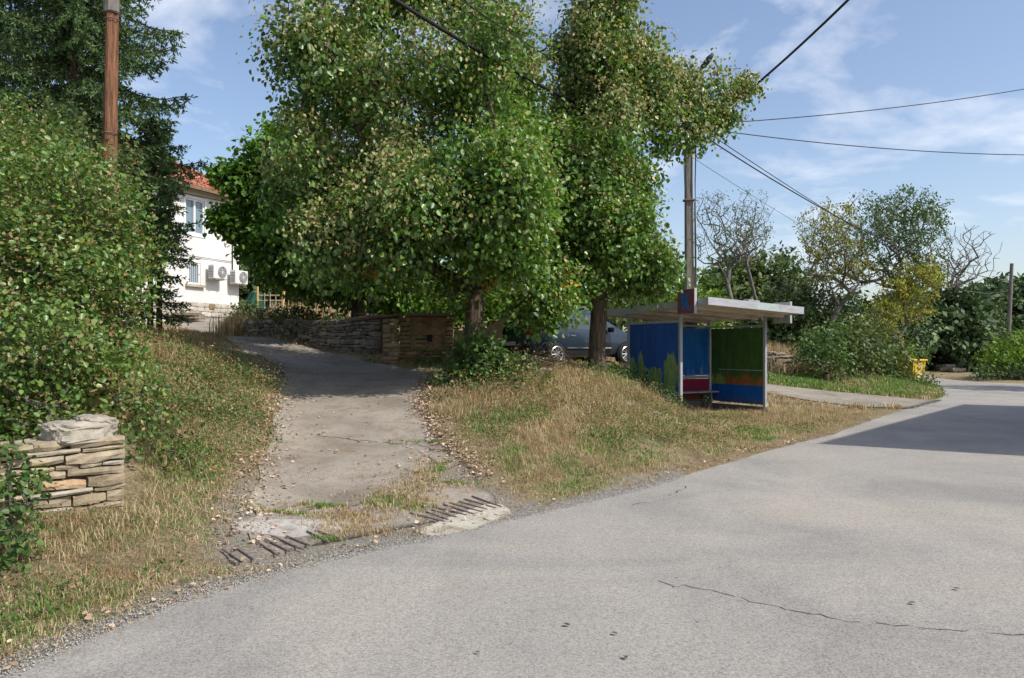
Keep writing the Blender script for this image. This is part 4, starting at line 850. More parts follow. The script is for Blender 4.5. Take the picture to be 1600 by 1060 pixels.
for k in range(5): stone_block(mb, (-3.98 + rnd.uniform(-.01, .01), 7.45, .86 + k * .12), (.34, .34, .11), rotz(.2))
o = mb.build("stonework", stonemat("lichen_stone", [(0, (.25, .20, .09)), (1, (.36, .29, .12))], .8), pr); o.location = -Vector(pr.location)
w2 = empty("stone_wall", (-5, 19.5, 1.5), label="dark dry stone wall in the shade along the driveway", cat="stone wall")
bt = lambda x, y: gh(x, y) - .05
dry_wall(w2, (-9.6, 26.3), (-6.3, 22.0), .5, .6, .4, 6, M_st2, bt, .2, .6); dry_wall(w2, (-6.3, 22.0), (-3.05, 17.9), .62, .95, .4, 9, M_st2, bt, .18, .55)
# brick gate wall with cabinet
def brickmat(name, c1, c2, mort, sc, bw=.24, rh=.075):
    m = mat(name, c1, .95, 0, .15); n = m.node_tree.nodes; l = m.node_tree.links; t = n.new('ShaderNodeTexCoord'); mp = n.new('ShaderNodeMapping'); mp.inputs['Rotation'].default_value = (math.radians(90), 0, 0)
    l.new(t.outputs['Object'], mp.inputs[0]); b = n.new('ShaderNodeTexBrick'); l.new(mp.outputs[0], b.inputs['Vector'])
    b.inputs['Color1'].default_value = (*c1, 1); b.inputs['Color2'].default_value = (*c2, 1); b.inputs['Mortar'].default_value = (*mort, 1); b.inputs['Scale'].default_value = sc
    b.inputs['Brick Width'].default_value = bw; b.inputs['Row Height'].default_value = rh; b.inputs['Mortar Size'].default_value = .008
    s = noise(m, 3, 6, .7); c = mixc(m, 1, b.outputs[0], ramp(m, s, [(.3, g(.55)), (.65, g(1.15))]), 'MULTIPLY'); setc(m, c); bump(m, mth(m, 'ADD', b.outputs['Fac'], mth(m, 'MULTIPLY', s, -.5)), -.6, .02); return m
M_brk = brickmat("old_tan_brick", (.34, .22, .12), (.26, .17, .10), (.24, .21, .16), 1)
M_wood = barkmat("weathered_wood", (.12, .09, .06), (.30, .23, .15), (14, 14, 1.2))
M_rust = mat("rusty_cabinet_steel", (.23, .15, .08), .7, .2); nn = noise(M_rust, 5, 6, .7); setc(M_rust, ramp(M_rust, nn, [(.35, (.13, .085, .05)), (.6, (.30, .21, .11))]))
M_blk = mat("painted_void_black", (.008, .008, .01), .6)  # near-black colour standing in for the darkness inside the cabinet openings
bw = empty("gate_wall", (-2.6, 17.1, 1.25), rz=math.radians(4), label="tan stone gate wall with a recessed meter cabinet at the end of the dark wall", cat="stone wall")
bz = -.15
M_tan = stonemat("tan_gate_stone", [(0, (.24, .17, .10)), (.5, (.36, .27, .17)), (1, (.42, .34, .23))], .1)
def blockwork(name, x0, x1, y, dep, z0, z1, rows):
    mb = MB(); zz = z0
    hh = [rnd.uniform(.7, 1.3) for _ in range(rows)]; s_ = (z1 - z0) / sum(hh)
    for h_ in hh:
        h_ *= s_; x = x0
        while x < x1 - .02:
            l = min(rnd.uniform(.12, .34), x1 - x); l = l if x1 - x - l > .06 else x1 - x; stone_block(mb, (x + l / 2, y + rnd.uniform(-.008, .008), zz + h_ / 2), (l - .008, dep, h_ * .93), Matrix.Identity(3), .1); x += l
        zz += h_
    mb.build(name, M_tan, bw)
blockwork("gate_pier", -.25, .09, -.1, .36, -.2, 1.02, 12)
mb = MB(); mb.box((-.35, .0, 1.045), (1.0, .6, .05), Matrix.Rotation(-.1, 3, 'Y')); mb.build("coping_slab", M_wood, bw)
mb = MB(); mb.box((.69, .17, .42), (1.18, .22, 1.2)); mb.build("wall_core", M_mort, bw); blockwork("wall_panel", .1, 1.29, .13, .3, -.2, 1.05, 13)
mb = MB(); mb.box((.78, .1, 1.10), (1.05, .6, .07), bev=.01); mb.build("top_slab", M_wood, bw)
cabm = MB()
for (c, d) in [((.36, -.02, .7), (.05, .05, .68)), ((1.08, -.02, .7), (.05, .05, .68)), ((.72, -.02, 1.02), (.67, .05, .05)), ((.72, -.02, .38), (.67, .05, .05))]: cabm.box(c, d)
fr = cabm.build("cabinet_frame", M_rust, bw)
mb = MB(); mb.box((.72, -.005, .7), (.67, .02, .6)); dm = mb.build("cabinet_door", M_rust, bw)
mb = MB(); mb.box((.76, -.02, .58), (.13, .014, .16)); mb.build("painted_hole", M_blk, dm)  # solid black box on the door, painted darkness of a hole
mb = MB(); mb.box((.56, -.02, .56), (.24, .01, .03)); mb.box((.62, -.02, .47), (.3, .01, .012)); mb.build("vent_slot", M_blk, dm)
mb = MB(); mb.box((1.62, .22, .26), (.64, .2, .98)); mb.build("wall_core", M_mort, bw); blockwork("low_wall", 1.3, 1.95, .2, .26, -.25, .77, 10)
mb = MB()
mb.add([(1.95, .08, -.3), (1.95, .32, -.3), (2.3, .08, -.3), (2.3, .32, -.3), (1.95, .08, .762), (1.95, .32, .762), (2.5, .08, 1.12), (2.5, .32, 1.12), (2.36, .08, .6), (2.36, .32, .6)], [(0, 2, 8, 4), (4, 8, 6), (1, 5, 9, 3), (5, 7, 9), (4, 6, 7, 5), (8, 9, 7, 6), (2, 3, 9, 8), (0, 4, 5, 1)])
mb.build("sloped_wall_end", M_tan, bw)
rb_ = empty("stone_wall", (11, 30.5, .5), label="crumbling rubble stone bank under dry weeds right of the shelter", cat="stone wall")
dry_wall(rb_, (9.6, 30.3), (13.2, 30.8), .95, .6, .6, 6, M_st2, bt, .25, .7)
# drain grates
M_iron = mat("rusty_iron", (.10, .075, .07), .8, .1); nn = noise(M_iron, 30, 5, .7); setc(M_iron, ramp(M_iron, nn, [(.35, (.10, .075, .075)), (.65, (.26, .20, .18))]))
def grate(label, o, d, n, sp, ln, missing=(), lift=.021):
    root = empty("drain_grate", (o[0], o[1], gh(*o) + .01), label=label, cat="drain grate"); d = np.array(d) / np.hypot(*d); pdir = Vector((.72, -.69, 0))
    for i in range(n):
        if i in missing: continue
        c = Vector((d[0], d[1], 0)) * sp * i; l = ln * rnd.uniform(.75, 1.05); a = rnd.uniform(-.12, .12); pd = rotz(a) @ pdir; e0 = c - pd * l / 2; e1 = c + pd * l / 2; e0.z = gh(o[0] + e0.x, o[1] + e0.y) - root.location.z + lift; e1.z = gh(o[0] + e1.x, o[1] + e1.y) - root.location.z + lift
        m_ = MB(); m_.bar(e0, e1, .0085, 6); m_.build("grate_bar", M_iron, root)
grate("bent rusty bar grate nearest the camera at the left of the driveway mouth", (-2.08, 5.72), (.6, .83), 10, .10, .42, (2, 7), .030)
grate("rusty bar grate by the right verge of the driveway mouth", (-.78, 7.15), (.62, .78), 9, .105, .48)
M_slab = concrete_mat("pale_slab", (.50, .47, .39))
def gp0(px, py): Y = CAMH * FPX / (py - HOR); return ((px - 800) / FPX * Y, Y)
def chan(o, d, l, w):
    d = np.array(d) / np.hypot(*d); n_ = np.array((-d[1], d[0])); o = np.array(o); return irr([tuple(o - n_ * w - d * .05), tuple(o + d * l - n_ * w), tuple(o + d * l + n_ * w), tuple(o + n_ * w - d * .05)], .02)
def irr(pts, j=.02): return subdiv(pts + [pts[0]], .08, j)[:-1]
poly_fill("concrete_patch", irr([gp0(648, 833), gp0(700, 812), gp0(778, 789), gp0(802, 797), gp0(790, 808), gp0(725, 833), gp0(665, 843)]), .019, M_slab, "pale concrete slab between the right grate and the road", gh)
poly_fill("concrete_patch", irr([(-2.3, 6.3), (-1.75, 6.3), (-1.35, 6.9), (-1.5, 7.1), (-2.1, 6.8), (-2.35, 6.5)]), .019, concrete_mat("grey_slab", (.42, .40, .37)), "grey concrete slab behind the left grate", gh)
M_silt = mat("channel_silt", (.17, .15, .125), .95); nn = noise(M_silt, 25, 5, .8); setc(M_silt, ramp(M_silt, nn, [(.35, (.07, .06, .05)), (.6, (.26, .23, .19))]))
poly_fill("drain_channel", chan((-2.08, 5.72), (.6, .83), .95, .11), .022, M_silt, "silted drain channel under the left grate", gh); poly_fill("drain_channel", chan((-.78, 7.15), (.62, .78), .9, .13), .0175, M_silt, "silted drain channel under the right grate", gh)
# cracks on the road and driveway
M_crk = mat("crack_dirt", (.05, .045, .04), .95)
def crack(pts, w, parent, z, fz=None, st=.06, jit=.02, gapp=.12):
    pl = subdiv(pts, st); pl = pl + R.normal(0, jit, pl.shape); mb = MB()
    for i in range(len(pl) - 1):
        if rnd.random() < gapp: continue
        a, b = pl[i], pl[i + 1]; d = b - a; d /= np.hypot(*d) + 1e-9; nn_ = np.array((-d[1], d[0])); w0 = w * rnd.uniform(.2, 1); w1 = w * rnd.uniform(.2, 1)
        za = z + (fz(*a) if fz else 0); zb = z + (fz(*b) if fz else 0)
        mb.add([(*(a - nn_ * w0), za), (*(a + nn_ * w0), za), (*(b + nn_ * w1), zb), (*(b - nn_ * w1), zb)], [(0, 3, 2, 1)])
    mb.build("crack", M_crk, parent)
def gp0(px, py): Y = CAMH * FPX / (py - HOR); return ((px - 800) / FPX * Y, Y)
crack([gp0(1030, 912), gp0(1100, 922), gp0(1160, 938), gp0(1240, 958), gp0(1290, 966), gp0(1400, 978), gp0(1500, 988), gp0(1640, 996)], .007, road, .0075)
crack([gp0(1045, 775), gp0(1060, 768), gp0(1075, 762)], .012, road, .0075); crack([gp0(985, 790), gp0(1010, 786)], .01, road, .0075)
crack([(-2.5, 7.1), (-2.1, 7.15), (-1.9, 7.4), (-1.6, 7.6), (-1.2, 7.6), (-1.0, 8.3), (-.95, 9.2), (-1.1, 9.9), (-2, 10.1), (-2.6, 10.2)], .011, drive, .0165, gh); crack([(-1.0, 8.3), (-.6, 8.5), (-.45, 8.8)], .01, drive, .0165, gh)
# ------------------------------------------------------------ bus shelter
SA = math.atan2(.484, .875)
M_gal = mat("grey_painted_steel", (.50, .52, .55), .5, .1, .4); nn = noise(M_gal, 6, 6, .7, sc=(1, 1, .5)); setc(M_gal, ramp(M_gal, nn, [(.3, (.27, .27, .27)), (.5, (.38, .39, .41)), (.8, (.44, .455, .48))]))
M_fas = mat("white_roof_trim", (.6, .62, .66), .45, .1, .4)
nn = noise(M_fas, 3, 6, .7, sc=(1, 1, 4)); xo = xyz(M_fas); gmask = mth(M_fas, 'MULTIPLY', mth(M_fas, 'GREATER_THAN', xo[0], 1.35), mth(M_fas, 'LESS_THAN', xo[0], 2.05))
n3 = noise(M_fas, 14, 4, .7); gm2 = mth(M_fas, 'MULTIPLY', gmask, ramp(M_fas, n3, [(.4, g(.15)), (.6, g(.6))]))
setc(M_fas, mixc(M_fas, gm2, ramp(M_fas, nn, [(.3, (.34, .35, .36)), (.6, (.46, .475, .51))]), (.42, .62, .52)))
M_sof = mat("roof_underside", (.62, .55, .46), .8); nn = noise(M_sof, 2, 6, .7); setc(M_sof, ramp(M_sof, nn, [(.3, (.45, .38, .30)), (.6, (.66, .60, .52))]))
def paint(name, fn):
    m = mat(name, (.02, .08, .3), .55, 0, .4); fn(m); src = bsdf(m).inputs['Base Color'].links[0].from_socket
    s1 = noise(m, 1, 6, .8, 0, sc=(22, 22, 3)); s2 = noise(m, 2.2, 5, .7); c = mixc(m, mth(m, 'MULTIPLY', ramp(m, s1, [(.56, g(0)), (.66, g(.5))]), ramp(m, s2, [(.4, g(.15)), (.62, g(1))])), src, (.17, .19, .20))
    xo = xyz(m); dirt = mth(m, 'MULTIPLY', mth(m, 'LESS_THAN', xo[2], mth(m, 'ADD', .15, mth(m, 'MULTIPLY', s2, .4))), .45); c = mixc(m, dirt, c, (.12, .10, .075))
    setc(m, mixc(m, 1, c, ramp(m, s2, [(.3, g(.78)), (.65, g(1.12))]), 'MULTIPLY')); return m
def drips(m, thr, amp, sc=(9, 9, .8), axis_=None, seed=0):
    """mask 1 below a dripping height"""
    xo = xyz(m); n = noise(m, 1, 4, .65, 0, sc=sc); h = mth(m, 'ADD', thr - amp * .5, mth(m, 'MULTIPLY', n, amp)); return mth(m, 'LESS_THAN', xo[2], h)
BLUE = (.006, .085, .38); GRN = (.055, .12, .018); LIME = (.24, .40, .06); ORG = (.46, .12, .04); MAR = (.20, .02, .055)
def f_left(m):
    xo = xyz(m); w = noise(m, 3, 5, .7, sc=(2, 2, .4)); base = ramp(m, w, [(.3, (.004, .065, .28)), (.55, BLUE), (.8, (.012, .12, .46))])
    cl = noise(m, 1, 3, .5, 0, sc=(3.4, 3.4, .35)); top = mth(m, 'ADD', .45, mth(m, 'MULTIPLY', cl, 1.6)); a = mth(m, 'LESS_THAN', xo[2], top)
    cl2 = noise(m, 1, 4, .8, 0, sc=(13, 13, 1.2)); bot = mth(m, 'ADD', .15, mth(m, 'MULTIPLY', cl2, .9)); b = mth(m, 'GREATER_THAN', xo[2], bot)
    gate = mth(m, 'GREATER_THAN', noise(m, 1, 2, .5, 0, sc=(3.6, 3.6, .12)), .44)
    mk = mth(m, 'MULTIPLY', mth(m, 'MULTIPLY', a, b), mth(m, 'MULTIPLY', gate, .85))
    tone = ramp(m, noise(m, 5, 5, .7), [(.35, (.17, .30, .04)), (.65, (.34, .46, .09))]); setc(m, mixc(m, mk, base, tone))
def f_back(m):
    w = noise(m, 3, 5, .7, sc=(2, 2, .4)); base = ramp(m, w, [(.3, (.008, .10, .36)), (.6, (.012, .16, .55))])
    xo = xyz(m); cl2 = noise(m, 1, 4, .8, 0, sc=(17, 17, 1.5)); t = mth(m, 'ADD', .55, mth(m, 'MULTIPLY', cl2, .95)); a = mth(m, 'LESS_THAN', xo[2], t); gate = mth(m, 'GREATER_THAN', noise(m, 1, 2, .6, 0, sc=(11, 11, .6)), .56)
    setc(m, mixc(m, mth(m, 'MULTIPLY', mth(m, 'MULTIPLY', a, gate), .5), base, (.25, .38, .16)))
def f_right(m):
    w = noise(m, 3, 5, .7, sc=(2, 2, .4)); base = ramp(m, w, [(.3, (.04, .10, .015)), (.6, (.07, .16, .025))]); xo = xyz(m)
    cl = noise(m, 1, 4, .8, 0, sc=(10, 10, .7)); t = mth(m, 'ADD', .38, mth(m, 'MULTIPLY', cl, 1.0)); a = mth(m, 'LESS_THAN', xo[2], t)
    gate = mth(m, 'GREATER_THAN', noise(m, 1, 3, .6, 0, sc=(12, 12, .5)), .40); c = mixc(m, mth(m, 'MULTIPLY', mth(m, 'MULTIPLY', a, gate), .8), base, ORG)
    lm = mth(m, 'MULTIPLY', mth(m, 'MULTIPLY', mth(m, 'GREATER_THAN', xo[1], 1.35), a), mth(m, 'GREATER_THAN', noise(m, 1, 3, .6, 0, sc=(9, 9, 1)), .4)); c = mixc(m, mth(m, 'MULTIPLY', lm, .9), c, LIME)
    c = mixc(m, mth(m, 'LESS_THAN', xo[2], .68), c, (.006, .12, .46)); setc(m, c)
P_left = paint("blue_paint_with_lime_splashes", f_left); P_back = paint("bright_blue_paint", f_back); P_right = paint("green_paint_over_blue", f_right)
P_mar = mat("maroon_paint", (.26, .02, .055), .6); P_org = mat("brown_red_paint", (.20, .05, .03), .7)
M_conc = concrete_mat("stained_concrete", (.20, .18, .15))
sh = empty("bus_shelter", (3.84, 17.5, 0), rz=SA, label="open bus shelter with flat grey roof and blue, green and maroon painted walls", cat="bus shelter")
LU, LV = 2.69, 1.9
# roof (corner heights from the photograph)
a0, a1, b0, b1 = -.1, 2.89, -1.0, 2.75
def rz_(a, b): return 2.553 + (2.41 - 2.553) * (a - a0) / (a1 - a0) + (2.43 - 2.553) * (b - b0) / (b1 - b0)
def slab(ax, bx, ay, by, zo0, zo1, mb):
    v = [(a, b, rz_(a, b) + z) for z in (zo0, zo1) for a, b in ((ax, ay), (bx, ay), (bx, by), (ax, by))]
    mb.add(v, [(3, 2, 1, 0), (4, 5, 6, 7), (0, 1, 5, 4), (1, 2, 6, 5), (2, 3, 7, 6), (3, 0, 4, 7)])
mb = MB(); slab(a0 + .02, a1 - .02, b0 + .02, b1 - .02, .02, .05, mb); slab(a0 + .02, a1 - .02, b0 + .02, b1 - .02, .125, .155, mb); rf = mb.build("roof", M_sof, sh)
mb = MB(); slab(a0, a1, b0, b0 + .03, 0, .165, mb); slab(a0, a1, b1 - .03, b1, 0, .165, mb); slab(a0, a0 + .03, b0 + .03, b1 - .03, 0, .162, mb); slab(a1 - .03, a1, b0 + .03, b1 - .03, 0, .162, mb); mb.build("fascia", M_fas, rf)
mb = MB()
for bb in (-.45, .35, 1.2, 2.0): slab(a0 + .04, a1 - .04, bb, bb + .07, -.045, .018, mb)
mb.build("roof_joist", M_sof, rf)
mb = MB(); slab(1.1, 1.45, b0 - .0, b0 + .05, .17, .20, mb); slab(1.2, 1.24, b0, b0 + .25, .19, .23, mb); mb.build("loose_strips", M_fas, rf)
for (a, b) in ((0, 0), (LU, 0), (0, LV), (LU, LV)):
    mb = MB(); zt = rz_(a, b) + .02; mb.box((a, b, zt / 2 - .06), (.075, .075, zt + .12), bev=.008); mb.build("post", M_gal, sh)
def boards(n, a, b, z0, z1, gap=.006, th=.022, ax='x', fix=0, zf=None):
    mb = MB(); w = (b - a) / n
    for i in range(n):
        c = a + w * (i + .5); dz = rnd.uniform(-.006, .006); o_ = rnd.uniform(-.004, .004)
        if ax == 'x': mb.box((c, fix + o_, (z0 + z1) / 2 + dz), (w - gap, th, z1 - z0))
        else: mb.box((fix + o_, c, (z0 + z1) / 2 + dz), (th, w - gap, z1 - z0))
    return mb
boards(11, .05, LV - .05, .08, 2.19, ax='y', fix=-.0).build("left_wall_panel", P_left, sh)
boards(16, .05, LU - .05, .90, 2.14, fix=LV).build("back_wall_panel", P_back, sh)
boards(1, .05, LU - .05, .47, .80, fix=LV - .002).build("maroon_wall_panel", P_mar, sh)
boards(1, .05, LU - .05, .26, .45, fix=LV - .004).build("lower_wall_panel", P_org, sh)
boards(11, .05, LV - .05, .22, 2.12, ax='y', fix=LU).build("right_wall_panel", P_right, sh)
for c_, d_ in (((LU / 2, LV - .01, .85), (LU - .08, .05, .075)), ((LU / 2, LV, 2.2), (LU - .08, .04, .045)), ((0, LV / 2, 2.225), (.045, LV - .08, .06)), ((LU, LV / 2, 2.165), (.04, LV - .08, .04))): MB().box(c_, d_).build("wall_rail", M_gal, sh)
mb = MB(); mb.bar((LU - .03, .05, 1.06), (LU - .03, LV - .35, 1.06), .011, 6); mb.build("wire_rail", M_fas, sh)
mb = MB(); mb.box((LU / 2, LV + .02, .06), (LU + .1, .12, .34)); mb.box((LU + .02, LV / 2, .04), (.1, LV + .1, .26)); mb.box((LU / 2, LV / 2, -.03), (LU - .1, LV - .1, .11)); mb.build("concrete_footing", M_conc, sh)
be = empty("bench", (0, 0, 0)); be.parent = sh
for k in range(3):
    mb = MB(); mb.box((LU / 2, LV - .42 + k * .13, .48), (LU - .25, .115, .035), bev=.006); mb.build("bench_slat", M_gal, be)
for x in (.35, LU / 2, LU - .35): MB().box((x, LV - .28, .23), (.05, .3, .46)).build("bench_leg", M_conc, be)
# bus stop signs hung on the roof edges
M_sred = mat("faded_maroon_sign", (.24, .065, .085), .6); nn = noise(M_sred, 8, 5, .7); setc(M_sred, ramp(M_sred, nn, [(.3, (.17, .05, .07)), (.65, (.27, .085, .10))]))
M_sblu = mat("sign_blue", (.01, .17, .52), .55)
sg = empty("stop_sign_board", tuple(Vector((3.84, 17.5, 0)) + rotz(SA) @ Vector((-.16, -.38, 2.65))), rz=SA, label="faded maroon board with a blue letter K on the shelter's near roof edge", cat="sign")
mb = MB(); mb.box((0, 0, 0), (.05, .55, .54), bev=.004); mb.build("sign_panel", M_sred, sg)
mb = MB(); mb.box((.0, -.285, .0), (.07, .02, .56)); mb.build("sign_edge", M_fas, sg)
# the K: on face x=-.025; left in the picture is +y
def kpoly(): return [[(.135, -.19), (.055, -.19), (.055, .19), (.135, .19)], [(.055, .03), (-.055, .19), (-.155, .19), (.0, -.005), (.055, -.04)], [(.045, -.02), (-.005, .035), (-.165, -.19), (-.065, -.19)]]
mb = MB()
for q in kpoly():
    n = len(q); vs = [(-.0335, y, z) for y, z in q] + [(-.0255, y, z) for y, z in q]; mb.add(vs, [tuple(range(n)), tuple(range(n, 2 * n))[::-1]] + [(i, n + i, n + (i + 1) % n, (i + 1) % n) for i in range(n)])
mb.build("letter_k", M_sblu, sg)
s2 = empty("stop_sign_board", tuple(Vector((3.84, 17.5, 0)) + rotz(SA) @ Vector((2.95, -.30, 2.47))), rz=SA, label="plain grey back of the sign board on the far right roof edge of the shelter", cat="sign")
mb = MB(); mb.box((0, 0, 0), (.05, .5, .5), bev=.004); mb.build("sign_panel", M_gal, s2); mb = MB(); mb.box((0, -.26, 0), (.065, .02, .52)); mb.build("sign_edge", M_fas, s2)
# ------------------------------------------------------------ poles, lamp, cables
M_cpole = mat("weathered_concrete_pole", (.25, .24, .22), .9); nn = noise(M_cpole, 3, 7, .7, sc=(8, 8, 1)); setc(M_cpole, ramp(M_cpole, nn, [(.35, (.11, .10, .085)), (.65, (.23, .215, .195))])); bump(M_cpole, nn, .5, .02)
M_rw = barkmat("red_brown_pole_timber", (.10, .055, .035), (.34, .17, .10), (16, 16, .9))
M_cab = mat("black_cable", (.012, .012, .013), .6); M_grey = mat("grey_cabinet", (.36, .38, .42), .5)
wp = empty("utility_pole", (-6.5, 12.3, gh(-6.5, 12.3)), label="split red brown timber pole beside the spruces, grey capped top", cat="utility pole")
mb = MB(); pts = [(.0, 0, -.3), (.0, 0, 1.5), (.02, 0, 3), (.06, 0, 4.5), (.09, 0, 5.6)]
n = 14; V = []; F = []
zs = np.linspace(-.3, 5.4, 26)
for k, z_ in enumerate(zs):
    for i in range(n):
        t = 2 * math.pi * i / n; r = .125 - .006 * z_ + .014 * math.sin(3 * t + .4) + .010 * math.sin(7 * t + z_ * .3) - (.022 if i in (3, 9) else 0); V.append((math.cos(t) * r + .018 * z_, math.sin(t) * r, z_))
for k in range(len(zs) - 1):
    for i in range(n): F.append((k * n + i, k * n + (i + 1) % n, (k + 1) * n + (i + 1) % n, (k + 1) * n + i))
npmesh("pole", V, F, M_rw, wp, True)
mb = MB(); mb.bar((.085, 0, 5.22), (.11, 0, 6.6), .118, 12, .10); mb.build("pole_cap", M_cpole, wp)
for z_ in (5.12, 5.24, 3.3, 2.4):
    mb = MB(); ring = [(.018 * z_ + math.cos(t) * .122, math.sin(t) * .122, z_) for t in np.linspace(0, 2 * math.pi, 17)]; mb.tube(ring, .008, 4); mb.build("wire_binding", M_iron, wp)
PX, PY = 4.87, 21.0; pg = gh(PX, PY)
mp_ = empty("utility_pole", (PX, PY, pg), label="tall concrete pole behind the bus shelter carrying the cables", cat="utility pole")
mb = MB(); V = []; F = []
for k in range(2):
    w = (.125, .085)[k]; z_ = (-.4, 8.7)[k]; dxy = (0, -.06)[k]
    for a, b in ((-1, -.8), (-.8, -1), (.8, -1), (1, -.8), (1, .8), (.8, 1), (-.8, 1), (-1, .8)): V.append((a * w + dxy, b * w, z_))
F = [(i, (i + 1) % 8, 8 + (i + 1) % 8, 8 + i) for i in range(8)] + [tuple(range(8, 16))]; npmesh("pole", V, F, M_cpole, mp_)
for z_ in (5.65 - pg, 7.2 - pg):
    mb = MB(); mb.box((-.03, -.02, z_), (.30, .29, .035)); mb.bar((.1, -.14, z_), (.2, -.2, z_ - .06), .012, 6); mb.bar((-.16, -.14, z_ + .01), (-.24, -.16, z_ - .02), .012, 6); mb.build("steel_band", M_iron, mp_)
zt = 7.55 - pg
mb = MB(); mb.tube([(.1, -.12, zt), (.28, -.14, zt - .25), (.32, -.14, zt - .6), (.18, -.14, zt - .8), (.09, -.13, zt - .6), (.08, -.12, zt - .1)], .018, 6); mb.build("cable_loop", M_cab, mp_)
mb = MB(); mb.tube([(.13, -.14, zt - .2), (.10, -.15, zt - 1.5), (.12, -.15, zt - 3), (.14, -.16, .5)], .016, 6); mb.tube([(-.15, -.12, zt), (-.2, -.13, zt - 1), (-.17, -.13, zt - 2), (-.17, -.13, zt - 4)], .008, 5); mb.build("down_cable", M_cab, mp_)
mb = MB(); mb.bar((.155, -.1, .4), (.11, -.1, 5.1), .028, 8); mb.build("conduit", M_gal, mp_)
lp = P(1104, 104, 20.6); lz = lp.z - pg
mb = MB(); mb.tube([(-.05, -.1, lz - 1.2), (.1, -.3, lz - .5), (.3, -.42, lz - .1)], .028, 6); ar = mb.build("lamp_arm", M_iron, mp_)
M_lamp = mat("dark_lamp_housing", (.03, .035, .035), .5); mb = MB(); V = []; F = []
for k, (s_, w, h) in enumerate([(0, .03, .03), (.12, .10, .08), (.34, .15, .13), (.52, .12, .10), (.6, .03, .03)]):
    for i in range(8):
        t = 2 * math.pi * i / 8; V.append((.22 + s_ * .62 - .1, -.40 - s_ * .3 + math.cos(t) * w, lz - .12 + s_ * .62 + math.sin(t) * h))
for k in range(4):
    for i in range(8): F.append((k * 8 + i, k * 8 + (i + 1) % 8, (k + 1) * 8 + (i + 1) % 8, (k + 1) * 8 + i))
npmesh("lamp_head", V, F, M_lamp, ar, True)
FPX_, FPY_ = 25.9, 40.0; fp = P(1575, 575, 40); fz = gh(fp.x, fp.y)
fpo = empty("utility_pole", (fp.x, fp.y, fz), label="distant leaning wooden pole with a grey box low on it", cat="utility pole")
tp_ = P(1578, 412, 40); mb = MB(); mb.bar((-.1, 0, -.5), (tp_.x - fp.x + .1, 0, tp_.z - fz), .13, 8, .085); mb.build("pole", M_cpole, fpo)
bx = P(1573, 559, 39.8); mb = MB(); mb.box((bx.x - fp.x, -.25, bx.z - fz), (.4, .22, .68), bev=.02); mb.build("meter_box", M_grey, fpo)
mb = MB(); mb.bar((.0, -.15, .1), (.05, -.15, 2.0), .03, 6); mb.build("conduit", M_gal, fpo)
fb = P(1515, 458, 39); mb = MB(); mb.tube([(P(1577, 455, 40) - Vector((fp.x, fp.y, fz))), (P(1545, 460, 40) - Vector((fp.x, fp.y, fz))), (P(1505, 455, 40) - Vector((fp.x, fp.y, fz)))], .035, 5); mb.build("cable_bundle", M_cab, fpo)
def cable(label, a, b, sag, r, name="overhead_cable", n=28):
    a = Vector(a); b = Vector(b); pts = [a.lerp(b, i / n) - Vector((0, 0, sag * 4 * (i / n) * (1 - i / n))) for i in range(n + 1)]
    mb = MB(); c0 = a.copy(); mb.tube([p - c0 for p in pts], r, 6); o = mb.build(name, M_cab, None, True, c0); tag(o, label, "cable", "overhead cables"); return o
top = P(1096, 185, 21)
cable("thick twisted cable rising from the concrete pole to the photo's top right", P(1095, 200, 20.9), P(1720, -420, 9.5), .35, .026)
cable("thick twisted cable crossing in front of the broad lime crown to the photo's top", P(1075, 232, 20.9), P(330, -190, 9), .40, .032)
cable("thin cable crossing the sky between the two lime crowns", P(1075, 215, 20.9), P(560, -110, 9), .15, .009)
cable("upper of the two thin cables running level to the right from the concrete pole", P(1085, 195, 20.9), P(1800, 100, 26), .30, .013)
cable("lower of the two thin cables running level to the right from the concrete pole", P(1085, 199, 20.9), P(1800, 238, 26), .35, .013)
cable("thick dark cable dropping from the concrete pole to the far pole", P(1088, 205, 20.9), P(1578, 440, 40), .75, .018)
cable("thin cable running just above the thick one toward the distant walnut", P(1095, 200, 20.9), P(1500, 445, 40), .25, .012)
cable("faint service wire slanting from the concrete pole behind the bare tree", P(1080, 245, 20.9), P(1440, 450, 40), .25, .006)
cable("thin wire running level into the slim lime crown left of the concrete pole", P(1075, 222, 20.9), P(560, 330, 34), .2, .008)
# ------------------------------------------------------------ car
M_car = mat("slate_blue_car_paint", (.018, .034, .055), .3, .2, .4); bsdf(M_car).inputs['Coat Weight'].default_value = .3
M_gls = mat("dark_car_glass", (.03, .045, .05), .06, 0, .9); M_tyre = mat("tyre_rubber", (.015, .015, .016), .85); M_rim = mat("alloy_rim", (.45, .46, .48), .3, .7)
M_tail = mat("red_tail_lamp", (.35, .01, .01), .2); M_trim = mat("black_trim", (.012, .012, .013), .5); M_chr = mat("chrome_strip", (.7, .7, .72), .15, 1)
CX, CY, CH = 1.14 + .62 * 0 + 0, 21.0, math.radians(38)
hd = Vector((math.cos(CH), math.sin(CH), 0)); rt_ = Vector((math.sin(CH), -math.cos(CH), 0))
cc = Vector((1.14, 21.0, 0)) + hd * 1.38 - rt_ * .78; cz = 1.12
car = empty("parked_car", (cc.x, cc.y, cz), rz=CH, label="slate blue people carrier parked under the lime trees behind the dry bank", cat="car")
